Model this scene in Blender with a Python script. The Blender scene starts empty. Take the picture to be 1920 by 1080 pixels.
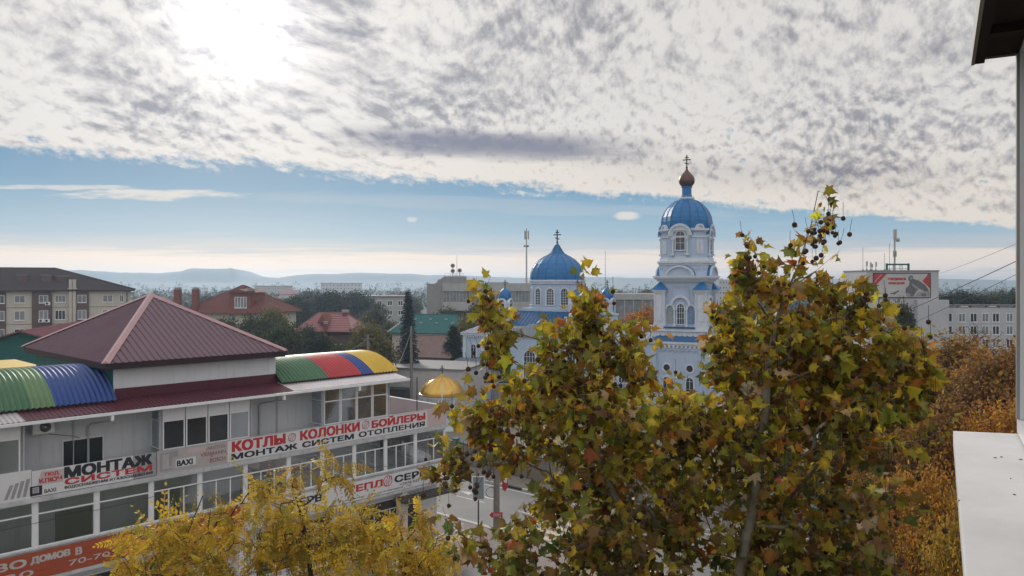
import bpy, math, random
import numpy as np
from mathutils import Vector, Matrix
sc = bpy.context.scene
COL = sc.collection
R = math.radians
F_PX, EYE, HOR = 1450.0, 16.0, 528.0          # focal length in photo pixels, eye height, horizon row

# ------------------------------------------------------------------ camera, sky, sun, exposure
cam_d = bpy.data.cameras.new('camera')
cam = bpy.data.objects.new('camera', cam_d)
COL.objects.link(cam)
cam.location = (0, 0, EYE)
cam.rotation_euler = (R(90), 0, 0)
cam_d.sensor_width = 36.0
cam_d.lens = 36.0 * F_PX / 1920.0
cam_d.shift_y = (HOR - 540.0) / 1920.0
cam_d.clip_start = 0.05
cam_d.clip_end = 60000
sc.camera = cam
sc.view_settings.view_transform = 'Standard'
sc.view_settings.look = 'None'
sc.view_settings.exposure = 0.0
sc.view_settings.gamma = 1.0
sc.render.engine = 'CYCLES'
sc.cycles.use_denoising = True
sc.cycles.max_bounces = 6
sc.cycles.diffuse_bounces = 3
sc.cycles.glossy_bounces = 3
sc.cycles.transparent_max_bounces = 12
sc.cycles.volume_bounces = 0

SUN_AZ, SUN_EL = R(-19.4), R(18.0)            # sun behind the thin cloud, left of the view axis
SUN_DIR = Vector((math.sin(SUN_AZ)*math.cos(SUN_EL), math.cos(SUN_AZ)*math.cos(SUN_EL), math.sin(SUN_EL)))
sl = bpy.data.lights.new('sun', 'SUN')
sl.energy = 2.2
sl.angle = R(6)
sl.color = (1.0, 0.93, 0.84)
sun = bpy.data.objects.new('sun', sl)
COL.objects.link(sun)
sun.location = (0, 0, 200)
sun.rotation_euler = (-SUN_DIR).to_track_quat('-Z', 'Y').to_euler()

world = bpy.data.worlds.new('World')
sc.world = world
world.use_nodes = True
WT = world.node_tree
WT.nodes.clear()


class S:
    """a node socket with arithmetic"""
    t = WT
    def __init__(s, sock): s.k = sock
    @staticmethod
    def op(o, *a, clamp=False):
        n = S.t.nodes.new('ShaderNodeMath'); n.operation = o; n.use_clamp = clamp
        for i, x in enumerate(a):
            if isinstance(x, S): S.t.links.new(x.k, n.inputs[i])
            else: n.inputs[i].default_value = x
        return S(n.outputs[0])
    def __add__(s, o): return S.op('ADD', s, o)
    __radd__ = __add__
    def __sub__(s, o): return S.op('SUBTRACT', s, o)
    def __rsub__(s, o): return S.op('SUBTRACT', o, s)
    def __mul__(s, o): return S.op('MULTIPLY', s, o)
    __rmul__ = __mul__
    def __truediv__(s, o): return S.op('DIVIDE', s, o)
    def __rtruediv__(s, o): return S.op('DIVIDE', o, s)


def smooth(x, a, b):
    n = S.t.nodes.new('ShaderNodeMapRange'); n.interpolation_type = 'SMOOTHSTEP'; n.clamp = True
    S.t.links.new(x.k, n.inputs[0])
    n.inputs[1].default_value = a; n.inputs[2].default_value = b
    n.inputs[3].default_value = 0; n.inputs[4].default_value = 1
    return S(n.outputs[0])


def vec(x, y, z=0.0):
    n = S.t.nodes.new('ShaderNodeCombineXYZ')
    for i, a in enumerate((x, y, z)):
        if isinstance(a, S): S.t.links.new(a.k, n.inputs[i])
        else: n.inputs[i].default_value = a
    return S(n.outputs[0])


def noise(v, scale, detail=4, rough=0.55, dist=0.0, out='Fac'):
    n = S.t.nodes.new('ShaderNodeTexNoise')
    S.t.links.new(v.k, n.inputs['Vector'])
    n.inputs['Scale'].default_value = scale; n.inputs['Detail'].default_value = detail
    n.inputs['Roughness'].default_value = rough; n.inputs['Distortion'].default_value = dist
    return S(n.outputs[out])


def mixc(f, a, b):
    n = S.t.nodes.new('ShaderNodeMix'); n.data_type = 'RGBA'
    for i, x in ((0, f), (6, a), (7, b)):
        if isinstance(x, S): S.t.links.new(x.k, n.inputs[i])
        elif i == 0: n.inputs[0].default_value = x
        else: n.inputs[i].default_value = (*x, 1)
    return S(n.outputs[2])


def scalec(c, f):
    n = S.t.nodes.new('ShaderNodeVectorMath'); n.operation = 'SCALE'
    if isinstance(c, S): S.t.links.new(c.k, n.inputs[0])
    else: n.inputs[0].default_value = c
    if isinstance(f, S): S.t.links.new(f.k, n.inputs['Scale'])
    else: n.inputs['Scale'].default_value = f
    return S(n.outputs[0])


def addc(a, b):
    n = S.t.nodes.new('ShaderNodeVectorMath'); n.operation = 'ADD'
    S.t.links.new(a.k, n.inputs[0]); S.t.links.new(b.k, n.inputs[1])
    return S(n.outputs[0])


def ramp(x, stops, interp='LINEAR'):
    n = S.t.nodes.new('ShaderNodeValToRGB')
    S.t.links.new(x.k, n.inputs[0])
    cr = n.color_ramp; cr.interpolation = interp
    while len(cr.elements) < len(stops): cr.elements.new(0.5)
    for e, (p, c) in zip(cr.elements, stops):
        e.position = p; e.color = (*c, 1)
    return S(n.outputs[0])


def build_sky():
    tc = WT.nodes.new('ShaderNodeTexCoord')
    sp = WT.nodes.new('ShaderNodeSeparateXYZ')
    WT.links.new(tc.outputs['Generated'], sp.inputs[0])
    x, y, z = (S(sp.outputs[i]) for i in range(3))
    zc = S.op('MAXIMUM', z, 0.02)
    u, v = x / zc, y / zc                                   # where the ray meets a flat cloud deck
    yf = S.op('MAXIMUM', y, 0.05)
    a, e = x / yf, z / yf                                   # azimuth and height of the ray as tangents
    uv = vec(u, v)
    # cells of cloud, about as tall as wide; smaller low down; rows slant down to the right
    az = S.op('ARCTAN2', x, y)
    big = noise(uv, 0.45, 3, 0.5)
    left = smooth(az, 0.02, -0.35)
    p = az * 0.97 - z * 0.24
    q = z * 0.97 + az * 0.24
    w1 = noise(vec(p, q, 3.0), 9.0, 2, 0.5) - 0.5
    w2 = noise(vec(p, q, 9.0), 9.0, 2, 0.5) - 0.5
    pw = p * (1.20 - left * 0.42) + w1 * 0.030
    qw = q + w2 * 0.030
    hi = smooth(z, 0.17, 0.31)
    def vor(sc, dq, sq):
        n = WT.nodes.new('ShaderNodeTexVoronoi'); n.feature = 'SMOOTH_F1'; n.inputs['Scale'].default_value = sc
        n.inputs['Smoothness'].default_value = 0.55; n.inputs['Randomness'].default_value = 0.9
        WT.links.new(vec(pw + f1 * 0.012, (qw + dq) * sq + f2 * 0.012).k, n.inputs['Vector'])
        return S(n.outputs['Distance'])
    f1 = noise(vec(p, q, 31.0), 60.0, 2, 0.6) - 0.5
    f2 = noise(vec(p, q, 37.0), 60.0, 2, 0.6) - 0.5
    def lumps(dq):
        return noise(vec(pw, qw + dq), 40.0, 3, 0.55) * hi + noise(vec(pw, qw * 1.25 + dq, 5.0), 66.0, 2, 0.55) * (1.0 - hi)
    lump = lumps(0.0)
    cell = lump * 0.5 + (vor(31.0, 0.0, 1.15) * hi + vor(50.0, 0.0, 1.5) * (1.0 - hi)) * 0.42 + 0.06
    emb = (lump - lumps(0.0085)) * 0.6
    fine = noise(vec(pw, qw, 2.0), 80.0, 5, 0.70)
    mid = noise(vec(p, q * 1.4, 7.0), 6.5, 3, 0.5)
    far = smooth(v, 4.0, 9.5)
    strk = noise(vec(p * 0.8, q * 5.0, 21.0), 9.0, 4, 0.62)
    thick = cell * (0.56 - far * 0.28) + (fine - 0.5) * 0.34 + 0.12 + strk * (far * 0.28) + mid * 0.34 + (big - 0.5) * 0.26 + emb * 0.55 - 0.07
    # the deck ends along a slanting line; beyond it the sky is clear
    edge = 8.5 - (v - u * 0.66) + (noise(uv, 0.7, 3, 0.6) - 0.5) * 2.2 + (noise(vec(p, q * 3.0, 1.0), 22.0, 5, 0.68) - 0.5) * 2.6
    deck = smooth(edge + (fine - 0.5) * 2.2, -0.2, 0.9)
    body = cell * 0.5 + fine * 0.2 + mid * 0.3
    hole = smooth(body + (big - 0.5) * 0.10 + (noise(vec(p, q, 11.0), 5.0, 3) - 0.5) * 0.26 - smooth(u, -0.5, 2.5) * 0.035, 0.285, 0.38)
    deck = deck * (0.42 + hole * 0.58)
    rim = smooth(edge, 4.0, 0.2)
    dens = smooth(thick - rim * 0.12, 0.40, 0.71)
    # a dark bank lying across the middle of the deck
    bx = (a + 0.03) / 0.25
    wv = noise(vec(a * 6.0, e * 40.0), 2.0, 4, 0.6) - 0.5
    bandy = e - 0.176 + a * 0.045 + wv * 0.014
    band = smooth(1.0 - S.op('ABSOLUTE', bx) + wv * 0.6, 0.0, 0.8) * smooth(1.0 - S.op('ABSOLUTE', bandy) / 0.026, 0.0, 1.0)
    bx2 = (a - 0.36) / 0.30
    band2 = smooth(1.0 - S.op('ABSOLUTE', bx2), 0.0, 0.7) * smooth(1.0 - S.op('ABSOLUTE', e - 0.150 + a * 0.03) / 0.035, 0.0, 1.0)
    dens = S.op('MINIMUM', dens * (0.86 - band * 0.5) + band * 0.86 + band2 * 0.22, 1.0)
    # light through the deck, strongest round the sun
    dn = WT.nodes.new('ShaderNodeVectorMath'); dn.operation = 'DOT_PRODUCT'
    WT.links.new(tc.outputs['Generated'], dn.inputs[0]); dn.inputs[1].default_value = SUN_DIR
    cosg = S(dn.outputs['Value'])
    ang2 = (1.0 - cosg) * 2.0
    core = S.op('EXPONENT', ang2 * -260.0)
    halo = S.op('EXPONENT', ang2 * -13.0)
    lit = mixc(dens, (0.84, 0.81, 0.775), (0.275, 0.278, 0.33))
    lit = mixc(S.op('MINIMUM', band * 0.75, 1.0), lit, (0.255, 0.27, 0.36))
    warm = mixc(smooth(e, 0.22, 0.10), (1, 1, 1), (1.05, 1.0, 0.94))
    n = WT.nodes.new('ShaderNodeVectorMath'); n.operation = 'MULTIPLY'
    WT.links.new(lit.k, n.inputs[0]); WT.links.new(warm.k, n.inputs[1])
    # overhead and behind, out of view, the cloud is brightened as added fill light
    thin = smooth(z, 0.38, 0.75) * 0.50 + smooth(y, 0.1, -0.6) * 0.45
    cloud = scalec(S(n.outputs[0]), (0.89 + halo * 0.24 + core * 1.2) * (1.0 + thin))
    # clear sky: Nishita, graded by height as in a hazy morning
    sky = WT.nodes.new('ShaderNodeTexSky'); sky.sky_type = 'NISHITA'; sky.sun_disc = False
    sky.sun_elevation = SUN_EL; sky.sun_rotation = SUN_AZ
    nish = scalec(S(sky.outputs[0]), 0.10)
    wob = (noise(vec(a * 2.0, e * 44.0), 2.2, 5, 0.62) - 0.5) * 0.048
    grad = ramp((z + wob * smooth(z, 0.1, 0.02)) * 4.0, [
        (0.00, (0.56, 0.60, 0.64)), (0.05, (0.92, 0.80, 0.72)), (0.12, (0.88, 0.755, 0.67)), (0.165, (0.52, 0.56, 0.60)),
        (0.24, (0.32, 0.48, 0.61)), (0.46, (0.14, 0.32, 0.50)), (0.70, (0.09, 0.23, 0.42)), (1.0, (0.12, 0.24, 0.42))])
    clear = addc(scalec(grad, 0.95), scalec(nish, 0.05))
    # thin streaks low on the left, one small puff
    def patch(ca, ce, ha, he, amp, seed, sx=4.0, sy=26.0, tilt=0.0):
        nz = (noise(vec(a * sx + seed, e * sy), 3.0, 4, 0.6) - 0.5)
        da = S.op('ABSOLUTE', (a - ca) / ha)
        de = S.op('ABSOLUTE', (e - ce + (a - ca) * tilt) / he)
        return smooth(1.0 - da * da - de * de + nz * amp * 2.2, 0.0, 0.9)
    st = patch(-0.46, 0.112, 0.125, 0.0085, 1.6, 3.0)
    st2 = patch(-0.60, 0.122, 0.11, 0.004, 1.8, 9.0)
    st3 = patch(0.148, 0.0850, 0.0205, 0.0072, 0.5, 5.0, 14.0, 30.0)
    st4 = patch(-0.129, 0.080, 0.009, 0.0042, 0.9, 15.0, 14.0, 30.0)
    st5 = patch(-0.02, 0.098, 0.40, 0.012, 1.5, 21.0, 2.0, 30.0, 0.05)
    wisp = S.op('MINIMUM', st * 0.95 + st2 * 0.7 + st3 * 0.8 + st4 * 0.6 + st5 * 0.16, 1.0)
    clear = mixc(wisp, clear, (0.80, 0.75, 0.69))
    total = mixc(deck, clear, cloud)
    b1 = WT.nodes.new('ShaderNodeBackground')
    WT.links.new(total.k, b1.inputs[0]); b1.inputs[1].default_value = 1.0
    o = WT.nodes.new('ShaderNodeOutputWorld')
    WT.links.new(b1.outputs[0], o.inputs[0])


build_sky()
world.cycles.sampling_method = 'MANUAL'
world.cycles.sample_map_resolution = 256

# ------------------------------------------------------------------ helpers
rnd = random.Random(7)


def tag(o, label=None, cat=None, group=None, kind=None):
    for k, val in (('label', label), ('category', cat), ('group', group), ('kind', kind)):
        if val: o[k] = val
    return o


def empty(name, loc=(0, 0, 0), rz=0.0, parent=None):
    o = bpy.data.objects.new(name, None)
    o.empty_display_size = 0.3
    COL.objects.link(o)
    o.location = loc; o.rotation_euler = (0, 0, rz); o.parent = parent
    return o


def copy_tree(o, parent=None):
    c = o.copy(); COL.objects.link(c)
    if parent is not None: c.parent = parent
    for ch in list(o.children): copy_tree(ch, c)
    return c


def at(px, py, Y):
    return Vector(((px - 960.0) / F_PX * Y, Y, EYE - (py - HOR) / F_PX * Y))


def xat(px, Y): return (px - 960.0) / F_PX * Y
def zat(py, Y): return EYE - (py - HOR) / F_PX * Y


class MB:
    """collects shapes; build() links them as one mesh object"""
    def __init__(s): s.v = []; s.f = []; s.mi = []; s.M = Matrix(); s.m = 0
    def add(s, vs, fs):
        b = len(s.v); M = s.M
        s.v += [tuple(M @ Vector(p)) for p in vs]
        for q in fs: s.f.append(tuple(b + i for i in q)); s.mi.append(s.m)
        return s
    def box(s, x0, x1, y0, y1, z0, z1):
        return s.add([(x0, y0, z0), (x1, y0, z0), (x1, y1, z0), (x0, y1, z0), (x0, y0, z1), (x1, y0, z1), (x1, y1, z1), (x0, y1, z1)],
                     [(0, 3, 2, 1), (4, 5, 6, 7), (0, 1, 5, 4), (1, 2, 6, 5), (2, 3, 7, 6), (3, 0, 4, 7)])
    def prism(s, poly, y0, y1):
        """polygon in x-z, extruded along y"""
        n = len(poly)
        vs = [(x, y0, z) for x, z in poly] + [(x, y1, z) for x, z in poly]
        return s.add(vs, [tuple(range(n)), tuple(range(2*n-1, n-1, -1))] + [(i, n+i, n+(i+1) % n, (i+1) % n) for i in range(n)])
    def prismz(s, poly, z0, z1):
        n = len(poly)
        vs = [(x, y, z0) for x, y in poly] + [(x, y, z1) for x, y in poly]
        return s.add(vs, [tuple(range(n-1, -1, -1)), tuple(range(n, 2*n))] + [(i, (i+1) % n, n+(i+1) % n, n+i) for i in range(n)])
    def lathe(s, prof, n=24, c=(0, 0), a0=0.0, sq=None, cap=True):
        """profile of (radius, z); sq(angle) scales the radius"""
        vs = []; fs = []
        for r, z in prof:
            for i in range(n):
                t = a0 + 2*math.pi*i/n; k = r * (sq(t) if sq else 1.0)
                vs.append((c[0] + k*math.cos(t), c[1] + k*math.sin(t), z))
        for j in range(len(prof)-1):
            for i in range(n):
                k = (i+1) % n
                fs.append((j*n+i, j*n+k, (j+1)*n+k, (j+1)*n+i))
        if cap:
            fs.append(tuple(range(n-1, -1, -1)))
            fs.append(tuple((len(prof)-1)*n + i for i in range(n)))
        return s.add(vs, fs)
    def tube(s, pts, rad, n=6, cap=True):
        pts = [Vector(p) for p in pts]
        if not isinstance(rad, (list, tuple)): rad = [rad]*len(pts)
        vs = []; fs = []; up = None
        for i, p in enumerate(pts):
            d = pts[min(i+1, len(pts)-1)] - pts[max(i-1, 0)]
            if d.length < 1e-9: d = Vector((0, 0, 1))
            d.normalize()
            if up is None: up = d.orthogonal().normalized()
            else:
                up = up - d*up.dot(d)
                up = up.normalized() if up.length > 1e-6 else d.orthogonal().normalized()
            w = d.cross(up)
            for k in range(n):
                t = 2*math.pi*k/n
                vs.append(p + (up*math.cos(t) + w*math.sin(t))*rad[i])
        for j in range(len(pts)-1):
            for i in range(n):
                k = (i+1) % n
                fs.append((j*n+i, j*n+k, (j+1)*n+k, (j+1)*n+i))
        if cap:
            fs.append(tuple(range(n-1, -1, -1))); fs.append(tuple((len(pts)-1)*n+i for i in range(n)))
        return s.add(vs, fs)
    def ring(s, xc, zc, ri, ro, y0, y1, n=14, a0=0.0, a1=math.pi):
        """part of a flat ring in x-z, extruded along y"""
        vs = []; fs = []
        for i in range(n+1):
            t = a0 + (a1-a0)*i/n; c, q = math.cos(t), math.sin(t)
            vs += [(xc+ri*c, y0, zc+ri*q), (xc+ro*c, y0, zc+ro*q), (xc+ro*c, y1, zc+ro*q), (xc+ri*c, y1, zc+ri*q)]
        for i in range(n):
            b = 4*i; d = b+4
            fs += [(b, b+1, d+1, d), (b+1, b+2, d+2, d+1), (b+2, b+3, d+3, d+2), (b+3, b, d, d+3)]
        fs += [(3, 2, 1, 0), (4*n, 4*n+1, 4*n+2, 4*n+3)]
        return s.add(vs, fs)
    def build(s, name, mats, parent=None, smooth=False, loc=None, rz=0.0):
        me = bpy.data.meshes.new(name)
        me.from_pydata(s.v, [], s.f)
        if not isinstance(mats, (list, tuple)): mats = [mats]
        for m in mats: me.materials.append(m)
        if len(mats) > 1: me.polygons.foreach_set('material_index', s.mi)
        if smooth:
            me.polygons.foreach_set('use_smooth', [True]*len(s.f))
            if smooth != 'all':
                try: me.set_sharp_from_angle(angle=R(38))
                except Exception: pass
        me.update()
        o = bpy.data.objects.new(name, me)
        COL.objects.link(o); o.parent = parent
        if loc: o.location = loc
        if rz: o.rotation_euler = (0, 0, rz)
        return o


def arch(xc, w, z0, zs, n=10):
    """outline of a round-headed opening"""
    r = w/2
    return [(xc-r, z0), (xc+r, z0)] + [(xc + r*math.cos(math.pi*i/n), zs + r*math.sin(math.pi*i/n)) for i in range(n+1)]


# ------------------------------------------------------------------ materials
def mat(name, col, rough=0.7, col2=None, scale=1.5, amt=0.5, metal=0.0, bump=0.0, bscale=None, streak=0.0, spec=0.4, streakcol=None, sz=(1, 1, 1)):
    m = bpy.data.materials.new(name); m.use_nodes = True
    t = m.node_tree; S.t = t
    b = t.nodes['Principled BSDF']
    b.inputs['Roughness'].default_value = rough
    b.inputs['Metallic'].default_value = metal
    b.inputs['Specular IOR Level'].default_value = spec
    tc = t.nodes.new('ShaderNodeTexCoord')
    mp = t.nodes.new('ShaderNodeMapping'); mp.inputs['Scale'].default_value = sz
    t.links.new(tc.outputs['Object'], mp.inputs[0])
    v = S(mp.outputs[0])
    if col2 is None: col2 = tuple(c*0.72 for c in col)
    f = noise(v, scale, 6, 0.62)
    f = smooth(f, 0.5-0.5*amt*0.6-0.05, 0.5+0.5*amt*0.6+0.05) * amt
    c = mixc(f, col, col2)
    if streak:
        mp2 = t.nodes.new('ShaderNodeMapping'); mp2.inputs['Scale'].default_value = (1.7, 1.7, 0.16)
        t.links.new(tc.outputs['Object'], mp2.inputs[0])
        g = smooth(noise(S(mp2.outputs[0]), 2.2, 5, 0.65), 0.50, 0.74) * streak
        c = mixc(g, c, streakcol or tuple(k*0.45 for k in col))
    t.links.new(c.k, b.inputs['Base Color'])
    if bump:
        bn = t.nodes.new('ShaderNodeBump'); bn.inputs['Strength'].default_value = bump; bn.inputs['Distance'].default_value = 0.03
        h = noise(v, bscale or scale*8, 4, 0.6)
        t.links.new(h.k, bn.inputs['Height']); t.links.new(bn.outputs[0], b.inputs['Normal'])
        rr = smooth(h, 0.2, 0.8) * 0.2 + (rough - 0.1)
        t.links.new(rr.k, b.inputs['Roughness'])
    return m


def glass_mat(name, tint=(0.55, 0.6, 0.62), refl=0.12, rough=0.03):
    """clear glazing: lets the room behind show and mirrors the sky"""
    m = bpy.data.materials.new(name); m.use_nodes = True
    t = m.node_tree; t.nodes.clear(); S.t = t
    tr = t.nodes.new('ShaderNodeBsdfTransparent'); tr.inputs[0].default_value = (*tint, 1)
    gl = t.nodes.new('ShaderNodeBsdfGlossy'); gl.inputs['Roughness'].default_value = rough
    gl.inputs[0].default_value = (0.9, 0.93, 0.96, 1)
    lw = t.nodes.new('ShaderNodeLayerWeight'); lw.inputs[0].default_value = 0.45
    f = S(lw.outputs['Fresnel']) * 0.55 + refl
    mx = t.nodes.new('ShaderNodeMixShader')
    t.links.new(f.k, mx.inputs[0]); t.links.new(tr.outputs[0], mx.inputs[1]); t.links.new(gl.outputs[0], mx.inputs[2])
    o = t.nodes.new('ShaderNodeOutputMaterial'); t.links.new(mx.outputs[0], o.inputs[0])
    return m


def leaf_mat(name, trans=0.35, rough=0.55, vary=0.12):
    """leaf colour comes from each leaf's own colour attribute"""
    m = bpy.data.materials.new(name); m.use_nodes = True
    t = m.node_tree; t.nodes.clear(); S.t = t
    at_ = t.nodes.new('ShaderNodeAttribute'); at_.attribute_name = 'Col'
    oi = t.nodes.new('ShaderNodeObjectInfo')
    hs = t.nodes.new('ShaderNodeHueSaturation')
    h = S(oi.outputs['Random'])
    hv = (h - 0.5) * vary * 0.13 + 0.5
    vv = (h * 7.13 - S.op('FLOOR', h * 7.13)) * vary * 2.6 + (1.0 - vary * 1.3)
    t.links.new(hv.k, hs.inputs['Hue']); t.links.new(vv.k, hs.inputs['Value'])
    t.links.new(at_.outputs['Color'], hs.inputs['Color'])
    b = t.nodes.new('ShaderNodeBsdfPrincipled'); b.inputs['Roughness'].default_value = rough
    b.inputs['Specular IOR Level'].default_value = 0.35
    t.links.new(hs.outputs[0], b.inputs['Base Color'])
    tl = t.nodes.new('ShaderNodeBsdfTranslucent'); t.links.new(hs.outputs[0], tl.inputs[0])
    mx = t.nodes.new('ShaderNodeMixShader'); mx.inputs[0].default_value = trans
    t.links.new(b.outputs[0], mx.inputs[1]); t.links.new(tl.outputs[0], mx.inputs[2])
    o = t.nodes.new('ShaderNodeOutputMaterial'); t.links.new(mx.outputs[0], o.inputs[0])
    return m


M = {}
M['ground'] = mat('ground_soil', (0.085, 0.085, 0.055), 0.95, (0.05, 0.062, 0.032), 0.03, 0.9)
M['asphalt'] = mat('asphalt', (0.13, 0.13, 0.135), 0.55, (0.085, 0.085, 0.09), 0.5, 0.7, bump=0.3, bscale=30)
M['asphalt_pale'] = mat('asphalt_pale', (0.185, 0.185, 0.185), 0.45, (0.125, 0.125, 0.13), 0.35, 0.7, bump=0.25, bscale=30)
M['paving'] = mat('paving_pink', (0.23, 0.19, 0.18), 0.8, (0.17, 0.15, 0.145), 1.2, 0.7, bump=0.2)
M['paving_tan'] = mat('paving_tan', (0.20, 0.175, 0.15), 0.85, (0.14, 0.125, 0.11), 0.7, 0.7, bump=0.2)
M['kerb'] = mat('kerb_stone', (0.42, 0.42, 0.41), 0.8)
M['kerb_black'] = mat('kerb_black_paint', (0.03, 0.03, 0.032), 0.6)
M['line'] = mat('road_paint', (0.62, 0.62, 0.60), 0.6, (0.35, 0.35, 0.34), 3.0, 0.8)
M['line_y'] = mat('road_paint_worn_yellow', (0.55, 0.47, 0.30), 0.6, (0.3, 0.28, 0.22), 3.0, 0.8)
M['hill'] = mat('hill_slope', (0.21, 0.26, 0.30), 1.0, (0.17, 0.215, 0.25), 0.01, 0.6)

# ------------------------------------------------------------------ ground, streets, hills
def sheet(name, poly, z, m, kind='structure'):
    mb = MB(); mb.add([(x, y, z) for x, y in poly], [tuple(range(len(poly)))])
    return tag(mb.build(name, m), kind=kind)


sheet('ground', [(-2600, -250), (2600, -250), (2600, 2400), (-2600, 2400)], 0.0, M['ground'])
RD = Vector((math.cos(R(140)), math.sin(R(140))))          # the cross street runs off to the left and away
RN = Vector((-RD.y, RD.x)) * -1.0                           # across it, away from the camera
if RN.y < 0: RN = -RN
def rp(t, n, z=0.0):                                        # point t along the street, n across from its near kerb
    p = Vector((-3.2, 51.4)) + RD*t + RN*n
    return (p.x, p.y, z)
def strip(name, t0, t1, n0, n1, z, m):
    return sheet(name, [rp(t0, n0)[:2], rp(t1, n0)[:2], rp(t1, n1)[:2], rp(t0, n1)[:2]], z, m)


strip('street', -75, 140, 0, 8.5, 0.004, M['asphalt_pale'])
mb = MB()
vs = [rp(-75, 8.7, 0), rp(140, 8.7, 0), rp(140, 11.2, 0), rp(-75, 11.2, 0), rp(-75, 8.7, .13), rp(140, 8.7, .13), rp(140, 11.2, .13), rp(-75, 11.2, .13)]
FB = [(0, 1, 2, 3), (4, 5, 6, 7), (0, 1, 5, 4), (1, 2, 6, 5), (2, 3, 7, 6), (3, 0, 4, 7)]
mb.add(vs, FB)
tag(mb.build('far_pavement', M['paving_tan']), kind='structure')
mb = MB()
vs = [rp(-75, -4.4, 0), rp(9, -4.4, 0), rp(9, -.2, 0), rp(-75, -.2, 0), rp(-75, -4.4, .13), rp(9, -4.4, .13), rp(9, -.2, .13), rp(-75, -.2, .13)]
mb.add(vs, FB)
tag(mb.build('near_pavement', M['paving']), kind='structure')
mb = MB()
for i in range(70):                                        # painted kerb stones, black and white in turn on the far side
    t0 = -60 + i*2.0
    mb.m = 1 if (i % 3 == 1 and -14 < t0 < 24) else 0
    mb.add([rp(t0, 8.5, 0), rp(t0+1.98, 8.5, 0), rp(t0+1.98, 8.7, 0), rp(t0, 8.7, 0), rp(t0, 8.5, .16), rp(t0+1.98, 8.5, .16), rp(t0+1.98, 8.7, .16), rp(t0, 8.7, .16)], FB)
tag(mb.build('far_kerb', [M['kerb'], M['kerb_black']]), kind='structure')
mb = MB()
mb.add([rp(-75, -.2, 0), rp(9, -.2, 0), rp(9, 0, 0), rp(-75, 0, 0), rp(-75, -.2, .16), rp(9, -.2, .16), rp(9, 0, .16), rp(-75, 0, .16)], FB)
tag(mb.build('near_kerb', M['kerb']), kind='structure')
mb = MB()
for n0 in (0.35, 8.05): mb.add([rp(-70, n0, .008), rp(60, n0, .008), rp(60, n0+.14, .008), rp(-70, n0+.14, .008)], [(0, 1, 2, 3)])
for i in range(22): mb.add([rp(-70+i*6, 4.2, .008), rp(-67.2+i*6, 4.2, .008), rp(-67.2+i*6, 4.33, .008), rp(-70+i*6, 4.33, .008)], [(0, 1, 2, 3)])
mb.m = 1
for i in range(7): mb.add([rp(-7.4, .7+i*1.05, .008), rp(-3.2, .7+i*1.05, .008), rp(-3.2, 1.25+i*1.05, .008), rp(-7.4, 1.25+i*1.05, .008)], [(0, 1, 2, 3)])
mb.m = 0
mb.add([rp(1.6, 5.3, .008), rp(4.4, 5.3, .008), rp(4.4, 5.5, .008), rp(1.6, 5.5, .008)], [(0, 1, 2, 3)])   # lane arrow
mb.add([rp(4.3, 5.0, .008), rp(5.5, 5.4, .008), rp(4.3, 5.8, .008)], [(0, 1, 2)])
tag(mb.build('street_markings', [M['line'], M['line_y']]), kind='structure')
strip('churchyard_paving', -40, 40, 12.2, 60, 0.004, M['paving_tan'])

# the street in front of the shops and the yards to the right
BL = Vector((-4.22, 49.0)); BA = R(46.2)
BX = Vector((math.cos(BA), math.sin(BA))); BY = Vector((-math.sin(BA), math.cos(BA)))
def bw(x, y): p = BL + BX*x + BY*y; return (p.x, p.y)
sheet('shop_pavement', [bw(-45, -5.5), bw(1.5, -5.5), bw(1.5, 0), bw(-45, 0)], 0.008, M['paving'])
sheet('shop_street', [bw(-50, -13), bw(-1, -13), bw(-1, -5.5), bw(-50, -5.5)], 0.004, M['asphalt'])
sheet('car_park', [(3, 30), (60, 14), (70, 60), (40, 84), (16, 40)], 0.012, M['asphalt_pale'])

prof = [(-900, 522), (-300, 514), (0, 505), (70, 507), (150, 506), (225, 511), (300, 512), (338, 509), (350, 505), (364, 503), (395, 504), (425, 503.5), (433, 502.5), (440, 506), (452, 513), (485, 519),
        (520, 521), (555, 516), (590, 513.5), (620, 514), (650, 512), (690, 511.5), (730, 513), (770, 513), (800, 516), (850, 515), (900, 518), (980, 521), (1100, 519), (1230, 522),
        (1400, 526), (1500, 523), (1700, 521), (1830, 524), (1905, 526), (2300, 523), (2900, 526)]
def build_hills():
    mb = MB(); Yh = 1650.0
    rr = random.Random(3)
    xs = []; hs = []
    for (x0, y0), (x1, y1) in zip(prof, prof[1:]):
        k = max(2, int((x1-x0)/12))
        for i in range(k):
            q = i/k
            xs.append(x0+(x1-x0)*q); hs.append((HOR-(y0+(y1-y0)*q))/F_PX*Yh + EYE + rr.uniform(-.5, .5))
    rows = [(0.74, -2, 0), (0.80, 3, 0), (0.86, 8, 0), (0.92, 12, 0), (0.95, 14, .02), (0.965, 14.5, .25), (0.98, 15, .6), (1.0, 15, 1.0), (1.06, 15, .8), (1.25, -2, 0)]
    n = len(xs); vs = []; fs = []
    for k, zb, hf in rows:
        for x, h in zip(xs, hs):
            j = 1.0 if hf in (1.0, 0) else rr.uniform(.85, 1.15)
            vs.append(((x-960)/F_PX*Yh*(k if k < 1 else 1.0), Yh*k, zb+(h-zb)*hf*j))
    for r_ in range(len(rows)-1):
        for i in range(n-1):
            fs.append((r_*n+i, r_*n+i+1, (r_+1)*n+i+1, (r_+1)*n+i))
    mb.add(vs, fs)
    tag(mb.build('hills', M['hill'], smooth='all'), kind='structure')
build_hills()

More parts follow.
